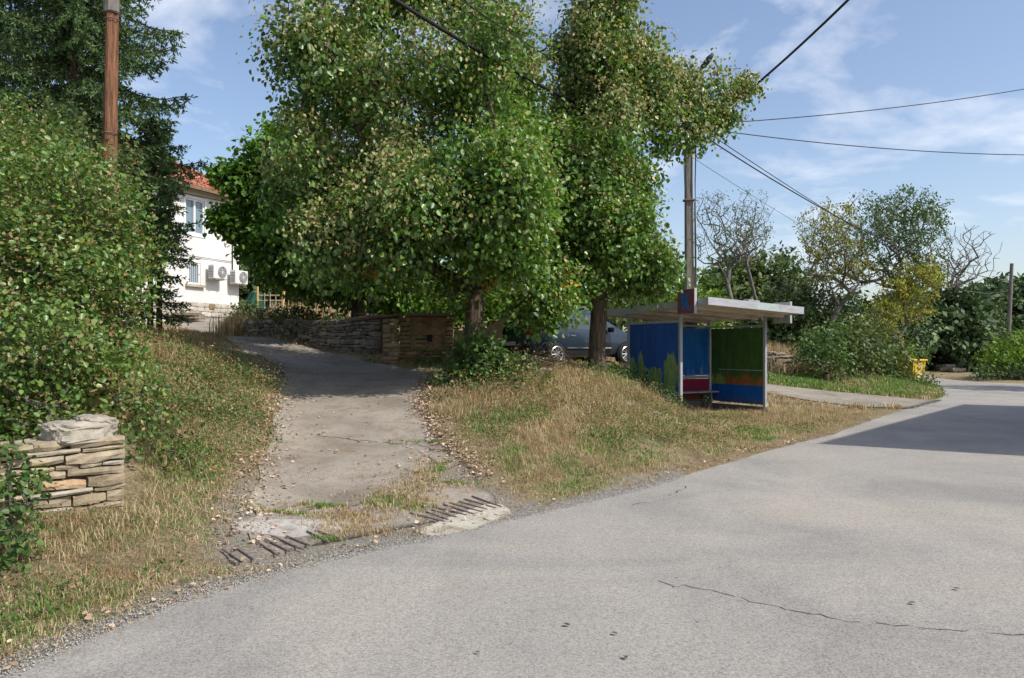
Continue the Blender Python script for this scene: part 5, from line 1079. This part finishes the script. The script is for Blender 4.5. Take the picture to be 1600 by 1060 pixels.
# stations: x, half width, bottom z, belt z, roof z
ST = [(-2.26, .62, .42, .72, .74), (-2.24, .76, .32, .88, .92), (-2.14, .83, .28, .97, 1.22), (-1.98, .87, .26, 1.0, 1.45), (-1.7, .89, .25, 1.0, 1.55), (-1.1, .9, .24, .99, 1.60), (-.4, .905, .24, .97, 1.62), (.2, .905, .24, .95, 1.58), (.62, .9, .24, .94, 1.42), (1.0, .89, .24, .93, 1.18), (1.32, .88, .25, .93, .99), (1.7, .86, .26, .88, .92), (2.05, .80, .28, .78, .81), (2.25, .66, .34, .60, .63)]
def csec(s):
    x, w, zb, bl, rf_ = s; return [(w * .86, zb), (w * .97, zb + .12), (w, (zb + bl) * .52), (w * .985, bl - .06), (w * .955, bl), (w * .955 - (rf_ - bl) * .28, bl + (rf_ - bl) * .82), (w * .62, rf_ - .012 * (rf_ > 1)), (w * .3, rf_), (0, rf_ + .012)]
V = []; F = []; K = 17
for s in ST:
    c_ = csec(s); V += [(s[0], -y, z) for y, z in c_] + [(s[0], y, z) for y, z in c_[-2::-1]]
for i in range(len(ST) - 1):
    for k in range(K - 1): F.append((i * K + k, i * K + k + 1, (i + 1) * K + k + 1, (i + 1) * K + k))
    F.append((i * K + K - 1, i * K, (i + 1) * K, (i + 1) * K + K - 1))
F += [tuple(range(K))[::-1], tuple(range((len(ST) - 1) * K, len(ST) * K))]
bd = npmesh("body", V, F, M_car, car, True)
def side_pt(s, t, sg, out=.006):
    c_ = csec(s); (y0, z0), (y1, z1) = c_[4], c_[5]; return (s[0], sg * (y0 + (y1 - y0) * t + out), z0 + (z1 - z0) * t)
for sg in (-1, 1):
    for (i0, i1) in ((3, 5), (5, 7), (7, 9)):
        mb = MB(); top_ = []; bot_ = []
        for i in range(i0, i1 + 1):
            s = ST[i]; ss = list(s)
            if i == i0: ss[0] += .04
            if i == i1: ss[0] -= .04
            top_.append(side_pt(ss, .93, sg)); bot_.append(side_pt(ss, .08, sg))
        n = len(top_); mb.add(bot_ + top_, [(k, k + 1, n + k + 1, n + k) for k in range(n - 1)]); mb.build("side_window", M_gls, bd)
mb = MB(); mb.add([(-2.265, -.62, 1.02), (-2.265, .62, 1.02), (-2.03, .56, 1.45), (-2.03, -.56, 1.45)], [(0, 1, 2, 3)]); mb.build("rear_window", M_gls, bd)
mb = MB(); mb.add([(1.30, -.74, 1.02), (1.30, .74, 1.02), (.52, .56, 1.53), (.52, -.56, 1.53)], [(0, 1, 2, 3)]); mb.build("windscreen", M_gls, bd)
for sg in (-1, 1):
    mb = MB(); mb.box((-2.15, sg * .74, .93), (.2, .18, .26), bev=.03); mb.build("tail_lamp", M_tail, bd)
    mb = MB(); mb.box((.62, sg * .99, 1.02), (.14, .2, .14), bev=.03); mb.build("wing_mirror", M_trim, bd)
    mb = MB(); mb.box((-.15, sg * .915, .5), (1.7, .02, .035)); mb.build("chrome_strip", M_chr, bd)
    for x_ in (-.75, .25):
        mb = MB(); mb.box((x_, sg * .905, .84), (.18, .03, .03), bev=.006); mb.build("door_handle", M_chr, bd)
    for x_ in (-1.38, 1.34):
        ac = MB(); arc = [(x_ + math.cos(t) * .36, sg * .885, .33 + math.sin(t) * .36) for t in np.linspace(-.3, math.pi + .3, 18)]; cen = (x_, sg * .885, .33)
        ac.add([(a, b + sg * .02, c) for a, b, c in arc] + [(a, b - sg * .25, c) for a, b, c in arc], [(k, k + 1, 18 + k + 1, 18 + k) for k in range(17)] + [tuple(range(18))]); ac.build("wheel_arch", M_trim, bd)
        wh = empty("wheel", (x_, sg * .82, .33)); wh.parent = car
        mb = MB(); prof = [(.20, -.10), (.31, -.11), (.33, -.07), (.33, .07), (.31, .11), (.20, .10)]; V = []; F = []
        for i in range(24):
            t = 2 * math.pi * i / 24
            for r, y in prof: V.append((math.cos(t) * r, y, math.sin(t) * r))
        for i in range(24):
            for k in range(5): F.append((i * 6 + k, i * 6 + k + 1, ((i + 1) % 24) * 6 + k + 1, ((i + 1) % 24) * 6 + k))
        npmesh("tyre", V, F, M_tyre, wh, True)
        mb = MB(); ring = [(math.cos(t) * .205, sg * .10, math.sin(t) * .205) for t in np.linspace(0, 2 * math.pi, 25)]; mb.tube(ring, .02, 6); mb.bar((0, sg * .05, 0), (0, sg * .12, 0), .045, 12)
        for k in range(10):
            t = 2 * math.pi * k / 10; mb.bar((math.cos(t) * .03, sg * .115, math.sin(t) * .03), (math.cos(t + .08) * .2, sg * .10, math.sin(t + .08) * .2), .016, 5)
        mb.bar((0, sg * .02, 0), (0, sg * .03, 0), .19, 20); mb.build("rim", M_rim, wh)
mb = MB(); mb.box((-2.28, 0, .5), (.04, 1.3, .16), bev=.01); mb.build("rear_bumper_trim", M_trim, bd)
mb = MB(); mb.box((-2.30, 0, .62), (.02, .52, .11)); mb.build("number_plate", mat("plate_white", (.5, .5, .48), .5), bd)
mb = MB(); mb.bar((-1.6, -.60, 1.62), (.1, -.60, 1.66), .015, 6); mb.bar((-1.6, .60, 1.62), (.1, .60, 1.66), .015, 6); mb.build("roof_rail", M_chr, bd)
# ------------------------------------------------------------ white house
HO = Vector((-12.45, 35, 0)); HA = math.atan2(-.926, -.378)
M_wht = mat("white_house_render", (.70, .69, .68), .9, 0, .15); nn = noise(M_wht, .8, 7, .65, sc=(1, 1, .35)); n2 = noise(M_wht, 20, 4)
setc(M_wht, ramp(M_wht, nn, [(.3, (.62, .60, .57)), (.55, (.72, .71, .70)), (.8, (.74, .73, .73))])); bump(M_wht, n2, .25, .01)
M_tile = leafmat("orange_roof_tile", [(0, (.24, .075, .045)), (.5, (.33, .115, .07)), (1, (.42, .18, .12))], 0, .85, .2)
M_pvc = mat("white_window_frame", (.78, .80, .82), .35); M_wgl = mat("window_glass", (.16, .22, .26), .08, 0, .8)
# local frame: x runs from the right corner along the wall to the left, y points into the house, z up
hx = Vector((-.378, -.926, 0)); hy = Vector((-.926, .378, 0))
hs = empty("house", (HO.x, HO.y, 3.0), label="white two storey house with an orange tiled roof at the top of the driveway", cat="house")
Mh = Matrix(((hx.x, hy.x, 0), (hx.y, hy.y, 0), (0, 0, 1)))
def hb(mb, c, d, bev=0): mb.box(Mh @ Vector(c), d, Mh, bev=bev); return mb
HL, HD, HH = 9.0, 8.0, 5.35
# front wall with openings (window rectangles x0,x1,z0,z1)
WN = [(2.10, 3.17, 3.45, 4.93), (2.33, 3.0, 1.33, 2.25), (5.2, 6.3, 3.45, 4.93), (5.4, 6.2, 1.33, 2.25)]
xs = sorted({0, HL} | {w[0] for w in WN} | {w[1] for w in WN}); zs_ = sorted({-.6, HH} | {w[2] for w in WN} | {w[3] for w in WN}); mb = MB()
for i in range(len(xs) - 1):
    for k in range(len(zs_) - 1):
        xm, zm = (xs[i] + xs[i + 1]) / 2, (zs_[k] + zs_[k + 1]) / 2
        if any(w[0] < xm < w[1] and w[2] < zm < w[3] for w in WN): continue
        q = [Mh @ Vector(v) for v in ((xs[i], 0, zs_[k]), (xs[i + 1], 0, zs_[k]), (xs[i + 1], 0, zs_[k + 1]), (xs[i], 0, zs_[k + 1]))]; mb.add(q, [(0, 1, 2, 3)])
q = [Mh @ Vector(v) for v in ((0, 0, -.6), (0, HD, -.6), (HL, HD, -.6), (HL, 0, -.6), (0, 0, HH), (0, HD, HH), (HL, HD, HH), (HL, 0, HH))]; mb.add(q, [(0, 1, 5, 4), (1, 2, 6, 5), (2, 3, 7, 6)])
hw = mb.build("wall", M_wht, hs)
M_cur = mat("dim_room_curtain", (.30, .33, .35), .9)
for j, (x0, x1, z0, z1) in enumerate(WN):
    mb = MB(); xc, zc = (x0 + x1) / 2, (z0 + z1) / 2; w, h = x1 - x0, z1 - z0; f = .07
    for c, d in (((x0 + f / 2, .06, zc), (f, .08, h)), ((x1 - f / 2, .06, zc), (f, .08, h)), ((xc, .06, z0 + f / 2), (w - 2 * f, .08, f)), ((xc, .06, z1 - f / 2), (w - 2 * f, .08, f))): hb(mb, c, d)
    if j in (0, 2): hb(mb, (xc, .055, zc), (f * 1.4, .08, h - 2 * f))
    fr_ = mb.build("window", M_pvc, hw)
    hb(MB(), (xc, .09, zc), (w - 2 * f, .012, h - 2 * f)).build("pane", M_wgl, fr_)
    mb = MB()
    if j in (0, 2):
        for c, d in (((x0 - .05, -.012, zc), (.1, .03, h + .2)), ((x1 + .05, -.012, zc), (.1, .03, h + .2)), ((xc, -.012, z1 + .05), (w, .03, .1)), ((xc, -.014, z0 - .05), (w, .03, .1))): hb(mb, c, d)
        mb.build("window_surround", M_pvc, fr_)
    else:
        for k in range(5): hb(mb, (x0 + .12 + k * (w - .24) / 4, -.01, zc), (.014, .014, h))
        mb.build("window_bars", M_pvc, fr_)
        hb(MB(), (xc - .0, -.06, z0 - .07), (w + .35, .16, .1)).build("window_sill", concrete_mat("sill_concrete", (.5, .44, .36)), fr_)
mb = MB()
rx = 0
for r_ in range(3):
    rx = rnd.uniform(-.1, 0)
    while rx < HL:
        l = rnd.uniform(.25, .6); c = Mh @ Vector((rx + l / 2, -.03, .08 + r_ * .2)); stone_block(mb, c, (l - .015, .12, .19), rotz(HA)); rx += l
mb.build("stone_base", stonemat("pale_base_stone", [(0, (.42, .38, .32)), (1, (.55, .51, .44))]), hs)
hb(MB(), (1.75, -.11, .42), (.3, .03, .22)).build("base_vent", M_rust, hs)
# roof: hipped, tiles as rows of small half-round pieces
ov = .5; ridge = 2.5; eL, eR = -ov, HL + ov; yF, yB = -ov, HD + ov; rm = HD / 2
def roofpt(x, y, z): return Mh @ Vector((x, y, z))
z_e = HH + .02; mb = MB(); c_ = [roofpt(eL, yF, z_e), roofpt(eR, yF, z_e), roofpt(eR, yB, z_e), roofpt(eL, yB, z_e), roofpt(eL + 4, rm, z_e + ridge), roofpt(eR - 4, rm, z_e + ridge)]
mb.add(c_, [(0, 1, 5, 4), (1, 2, 5), (2, 3, 4, 5), (3, 0, 4), (3, 2, 1, 0)]); rfo = mb.build("roof", M_wood, hs)
tl = MB()
def tiles(P0, P1, P2, P3, nr, nw):
    for r_ in range(nr):
        t0, t1 = r_ / nr, (r_ + 1.15) / nr
        a0_, a1_ = P0.lerp(P3, t0), P1.lerp(P2, t0); b0_, b1_ = P0.lerp(P3, min(1, t1)), P1.lerp(P2, min(1, t1)); wd = (a1_ - a0_).length; n = max(1, int(wd / .24)); nrm_ = (a1_ - a0_).cross(b0_ - a0_).normalized(); nrm_ = nrm_ if nrm_.z > 0 else -nrm_
        for i in range(n):
            p = a0_.lerp(a1_, i / n); q_ = a0_.lerp(a1_, (i + 1) / n); m_ = (p + q_) / 2
            bb0, bb1 = b0_.lerp(b1_, i / n), b0_.lerp(b1_, (i + 1) / n); up = nrm_ * rnd.uniform(.05, .07); lo = nrm_ * .02
            tl.add([p + lo, m_ + up, q_ + lo, bb0 + lo * .3, (bb0 + bb1) / 2 + up * .5, bb1 + lo * .3, p, q_], [(0, 1, 4, 3), (1, 2, 5, 4), (6, 7, 2, 1, 0)])
tiles(c_[0], c_[1], c_[5], c_[4], 16, 30); tiles(c_[3], c_[0], c_[4], c_[4], 16, 30)
tl.build("roof_tiles", M_tile, rfo)
mb = MB(); mb.tube([c_[0] + Vector((0, 0, .06)), c_[4] + Vector((0, 0, .1))], .09, 8); mb.tube([c_[4] + Vector((0, 0, .1)), c_[5] + Vector((0, 0, .1))], .09, 8); mb.build("ridge_tiles", M_tile, rfo)
mb = MB(); hb(mb, (HL / 2, yF - .01, z_e - .06), (HL + 1.0, .05, .14)); hb(mb, (eL - .01, HD / 2, z_e - .06), (.05, HD + .9, .14)); mb.build("eaves_board", M_wood, rfo)
mb = MB(); mb.tube([Mh @ Vector((.45, -.05, 4.2)), Mh @ Vector((.45, -.05, 2.45)), Mh @ Vector((.45, -.05, 2.1))], .022, 6); mb.tube([Mh @ Vector((.45, -.05, 2.5)), Mh @ Vector((4, -.05, 2.5))], .012, 5); mb.tube([Mh @ Vector((.2, -.05, 5.15)), Mh @ Vector((6, -.05, 5.0))], .012, 5); mb.build("wall_cable", M_trim, hs)
# air conditioners
M_ac = mat("white_ac_casing", (.66, .66, .64), .45); M_acd = mat("ac_grille_dark", (.10, .105, .11), .6)
def acunit(label, x0, x1, z0, z1):
    c = Mh @ Vector(((x0 + x1) / 2, -.32, 0)); root = empty("air_conditioner", (HO.x + c.x, HO.y + c.y, 3.0 + z0), label=label, cat="air conditioner", group="air conditioners on the white house")
    w, h = x1 - x0, z1 - z0; hb(MB(), (0, 0, h / 2), (w, .32, h), .015).build("casing", M_ac, root)
    fx = -.09 * 1; rr = h * .42; mb = MB(); cen = Vector((w * .12 * -1, -.172, h / 2))
    mb.bar(Mh @ (cen + Vector((0, .008, 0))), Mh @ (cen + Vector((0, .0, 0))), rr, 24); mb.build("fan_opening", M_acd, root)
    mb = MB()
    for q_ in (rr, rr * .75, rr * .5, rr * .25): mb.tube([Mh @ (cen + Vector((math.cos(t) * q_, -.012, math.sin(t) * q_))) for t in np.linspace(0, 2 * math.pi, 21)], .007, 4)
    for k in range(6): t = math.pi * k / 6; mb.bar(Mh @ (cen + Vector((math.cos(t) * rr, -.012, math.sin(t) * rr))), Mh @ (cen - Vector((math.cos(t) * rr, .012, math.sin(t) * rr))), .006, 4)
    mb.build("fan_guard", M_ac, root)
    mb = MB()
    for k in range(7): hb(mb, (w / 2 + .003, 0, h * (.15 + .11 * k)), (.01, .26, .02))
    mb.build("side_grille", M_acd, root)
    mb = MB(); hb(mb, (-w * .3, .1, -.03), (.05, .5, .04)); hb(mb, (w * .3, .1, -.03), (.05, .5, .04)); mb.build("bracket", M_gal, root)
acunit("air conditioner box nearer the barred window of the white house", 1.25, 2.05, 1.62, 2.22); acunit("air conditioner box at the right corner of the white house", -.05, .75, 1.50, 2.10)
# planks by the house, green net, junk
pl_ = empty("plank_pile", tuple(P(284, 500, 31.5)[:2]) + (gh(*P(284, 500, 31.5)[:2]),), label="small pile of old planks against the foot of the white house", cat="plank pile")
for k in range(6):
    mb = MB(); mb.box((rnd.uniform(-.2, .2), rnd.uniform(-.2, .2), .06 + k * .055), (rnd.uniform(1.2, 2.0), .2, .045), rotz(rnd.uniform(-.4, .3))); mb.build("plank", M_wood, pl_)
M_net = mat("green_shade_net", (.012, .075, .05), .7); bp = P(388, 512, 29); ng = gh(bp.x, bp.y); V = []; F = []
nu, nv = 18, 14
for i in range(nu):
    for k in range(nv):
        s, t = i / (nu - 1), k / (nv - 1); a = s * math.pi * 1.3 - .4; r = .25 + .6 * (1 - t) ** 1.3 + .07 * math.sin(s * 23 + t * 3); V.append((math.cos(a) * r * .75 + .32 * t, -math.sin(a) * r * .8, t * 1.25 + .03 * math.sin(9 * s)))
for i in range(nu - 1):
    for k in range(nv - 1): F.append((i * nv + k, (i + 1) * nv + k, (i + 1) * nv + k + 1, i * nv + k + 1))
o = npmesh("shade_net", V, F, M_net, None, True, (bp.x, bp.y, ng)); tag(o, "crumpled dark green shade net draped at the top end of the post fence", "net")
bp2 = P(384, 522, 27.5); o = MB(); Mq = rotz(.4)
for k in range(4): o.box((rnd.uniform(-.25, .25), rnd.uniform(-.15, .15), .08 + k * .07), (rnd.uniform(.5, .9), rnd.uniform(.3, .5), .08), rotz(rnd.uniform(-.6, .6)) @ Matrix.Rotation(rnd.uniform(-.15, .15), 3, 'Y'), jit=.03)
o = o.build("rubble_bag", mat("pale_sacking", (.34, .36, .38), .9), None, False, (bp2.x, bp2.y, gh(bp2.x, bp2.y))); tag(o, "pale grey sacks lying at the driveway edge below the green net", "sacks")
M_ypost = mat("bleached_pole_wood", (.50, .36, .17), .8)
fg = P(403, 500, 27.5)
gt = empty("garden_gate", (fg.x, fg.y, gh(fg.x, fg.y)), label="makeshift yellowish gate frame with thin bars at the end of the fence", cat="gate")
gg = gt.location; hz_ = lambda py: P(0, py, 27.5).z - gg.z
mb = MB(); mb.bar((0, 0, -.1), (-.02, 0, hz_(448)), .045, 7); mb.build("gate_post", M_ypost, gt)
mb = MB()
for zz in (462, 470): mb.bar((0, 0, hz_(zz)), (.85, .0, hz_(zz)), .028, 6)
mb.build("gate_rail", M_ypost, gt); mb = MB()
for xx in (.25, .45, .65): mb.bar((xx, -.03, hz_(490)), (xx, -.03, hz_(458)), .014, 5)
mb.bar((.1, -.03, hz_(482)), (.8, -.03, hz_(482)), .014, 5); mb.build("gate_bars", M_fas, gt)
def post(px, pt, Y, r, label, m, lean=0):
    p = P(px, 500, Y); z0 = gh(p.x, p.y); h = P(px, pt, Y).z - z0; mb = MB(); mb.tube([(0, 0, -.2), (lean * .5 + .01, 0, h * .5), (lean, 0, h)], [r, r * .95, r * .8], 7); o = mb.build("fence_post", m, None, False, (p.x, p.y, z0)); tag(o, label, "fence post", "garden fence posts")
post(438, 455, 27.0, .07, "thick crooked timber post right of the makeshift gate", M_ypost, .12); post(465, 482, 25.5, .03, "thin dark metal post nearest the makeshift gate", M_iron); post(527, 480, 23, .03, "thin dark metal post in the middle of the stone wall", M_iron); post(484, 456, 27.5, .03, "slanting thin stake in the dead weeds", M_wood, -.25)
for zz, nm in ((.95, "upper strand of fence wire over the dark stone wall"), (.6, "lower strand of fence wire over the dark stone wall")):
    a = P(438, 500, 27); b = P(600, 500, 19.5); za = gh(a.x, a.y) + zz + .15; zb = gh(b.x, b.y) + zz + .25; mb = MB(); mb.tube([(0, 0, 0), ((b.x - a.x) / 2, (b.y - a.y) / 2, (zb - za) / 2 - .03), (b.x - a.x, b.y - a.y, zb - za)], .006, 4); o = mb.build("fence_wire", M_iron, None, False, (a.x, a.y, za)); tag(o, nm, "fence wire")
# ------------------------------------------------------------ yellow bin
M_yb = mat("yellow_bin_plastic", (.62, .40, .02), .5, 0, .4); nn = noise(M_yb, 4, 5, .7); setc(M_yb, ramp(M_yb, nn, [(.3, (.50, .31, .02)), (.6, (.66, .44, .03))]))
bq = P(1424, 598, 34.5); bn = empty("yellow_bin", (bq.x, bq.y, gh(bq.x, bq.y) - .02), rz=math.radians(28), label="yellow wheeled waste container standing in the verge by the road bend", cat="waste container")
V = [(-.36, -.32, .12), (.36, -.32, .12), (.36, .32, .12), (-.36, .32, .12), (-.44, -.40, .98), (.44, -.40, .98), (.44, .40, .98), (-.44, .40, .98)]
npmesh("bin_body", V, [(3, 2, 1, 0), (4, 5, 6, 7), (0, 1, 5, 4), (1, 2, 6, 5), (2, 3, 7, 6), (3, 0, 4, 7)], M_yb, bn)
mb = MB(); mb.box((0, 0, 1.02), (1.0, .92, .08), bev=.02); mb.box((0, .3, 1.08), (.9, .2, .06), bev=.02); mb.build("bin_lid", M_yb, bn)
mb = MB(); [mb.box((x_, -.37, .5), (.03, .05, .7)) for x_ in (-.3, .3)]; mb.build("bin_rib", M_yb, bn)
mb = MB()
for i in range(14): t = 2 * math.pi * i / 14; t2_ = 2 * math.pi * (i + 1) / 14; mb.add([(math.cos(t) * .13, -.392, .72 + math.sin(t) * .13), (math.cos(t2_) * .13, -.392, .72 + math.sin(t2_) * .13), (math.cos(t2_) * .08, -.392, .72 + math.sin(t2_) * .08), (math.cos(t) * .08, -.392, .72 + math.sin(t) * .08)], [(0, 1, 2, 3)])
mb.build("round_mark", mat("grey_print", (.35, .36, .4), .6), bn)
mb = MB(); mb.box((.02, -.372, .34), (.3, .006, .2)); mb.build("sticker", mat("pale_sticker", (.48, .55, .35), .6), bn)
for sx in (-1, 1):
    for sy in (-1, 1):
        mb = MB(); mb.bar((sx * .3, sy * .28 - .03, .07), (sx * .3, sy * .28 + .03, .07), .08, 12); mb.build("wheel", M_tyre, bn)
# low stones by the far road
for px, py, Y, s, lb in [(1495, 577, 50, .8, "pale rubble heap beside the far road bend"), (1458, 578, 51, .7, "small reddish stone block left of the rubble heap")]:
    p = P(px, py, Y); mb = MB()
    for k in range(9 if s > .75 else 3): stone_block(mb, (rnd.uniform(-.9, .9) * s, rnd.uniform(-.3, .3), .15 + rnd.uniform(0, .3)), (rnd.uniform(.4, .9), .4, .25), rotz(rnd.uniform(-.6, .6)))
    o = mb.build("rubble_stones", M_cap if s > .75 else M_st2, None, False, (p.x, p.y, gh(p.x, p.y))); tag(o, lb, "stones")
# flat stones showing in the bank
for (x, y, s, lb) in [(2.35, 13.4, .22, "flat grey rock sticking out of the bank left of the shelter"), (1.9, 13.5, .17, "smaller lichen rock beside the flat rock on the bank"), (.55, 15.2, .3, "flat pale slab lying on the bank top before the car wheel")]:
    mb = MB(); boulder(mb, (0, 0, -.03), (s * 2.2, s * 1.1, s * .6), rotz(rnd.uniform(-.3, .3)), .5, .09, 14, s * 31); o = mb.build("rock", M_st2, None, False, (x, y, gh(x, y) + .04)); tag(o, lb, "rock")
# dropped leaf specks on the asphalt
sp = np.array([gp0(742, 1024), gp0(975, 1030), gp0(1432, 947), gp0(1060, 905), gp0(1095, 975), gp0(955, 994), gp0(1500, 925), gp0(880, 980)]); k = len(sp)
V, F_ = leaves(np.c_[sp, np.full(k, .02)], np.c_[R.normal(0, 1, (k, 2)), np.zeros(k)], np.tile([[0.2, 0, 1.]], (k, 1)), R.uniform(.02, .05, k)); o = npmesh("leaf_scraps", V, F_, M_dark); tag(o, "few dark leaf scraps lying on the asphalt", "leaf scraps", kind='stuff')
# ------------------------------------------------------------ neighbour house beyond the right edge (casts the road shadow)
C1 = Vector((11.9, 9.25, 0)); C2 = Vector((19.7, 18.35, 0)); dv = Vector((.86, -.51, 0)) * 8; NH = 8.1
nb_ = empty("neighbour_house", tuple(C1), label="plain beige flat roofed house across the road, beyond the picture's right edge", cat="house")
M_bge = mat("beige_render", (.5, .44, .35), .9); nn = noise(M_bge, 2, 6, .7); setc(M_bge, ramp(M_bge, nn, [(.3, (.42, .37, .30)), (.6, (.53, .47, .38))]))
q = [Vector((0, 0, 0)), C2 - C1, C2 - C1 + dv, dv]; V = [v + Vector((0, 0, -.2)) for v in q] + [v + Vector((0, 0, NH)) for v in q]
npmesh("wall", V, [(0, 1, 5, 4), (1, 2, 6, 5), (2, 3, 7, 6), (3, 0, 4, 7)], M_bge, nb_)
V = [v + Vector((0, 0, NH)) for v in q] + [v + Vector((0, 0, NH + .16)) for v in q]; npmesh("roof", V, [(3, 2, 1, 0), (4, 5, 6, 7), (0, 1, 5, 4), (1, 2, 6, 5), (2, 3, 7, 6), (3, 0, 4, 7)], M_conc, nb_)
dd_ = (C2 - C1).normalized(); an = math.atan2(dd_.y, dd_.x)
for s in (1.5, 4.5, 7.5, 10.3):
    for z_ in (1.0, 3.6, 6.2):
        c = dd_ * s + Vector((-dd_.y, dd_.x, 0)) * .01; mb = MB(); mb.box(c + Vector((0, 0, z_ + .6)), (1.1, .08, 1.25), rotz(an)); f_ = mb.build("window", M_pvc, nb_); mb = MB(); mb.box(c + Vector((-dd_.y, dd_.x, 0)) * .045 + Vector((0, 0, z_ + .6)), (.94, .01, 1.1), rotz(an)); mb.build("pane", M_wgl, f_)
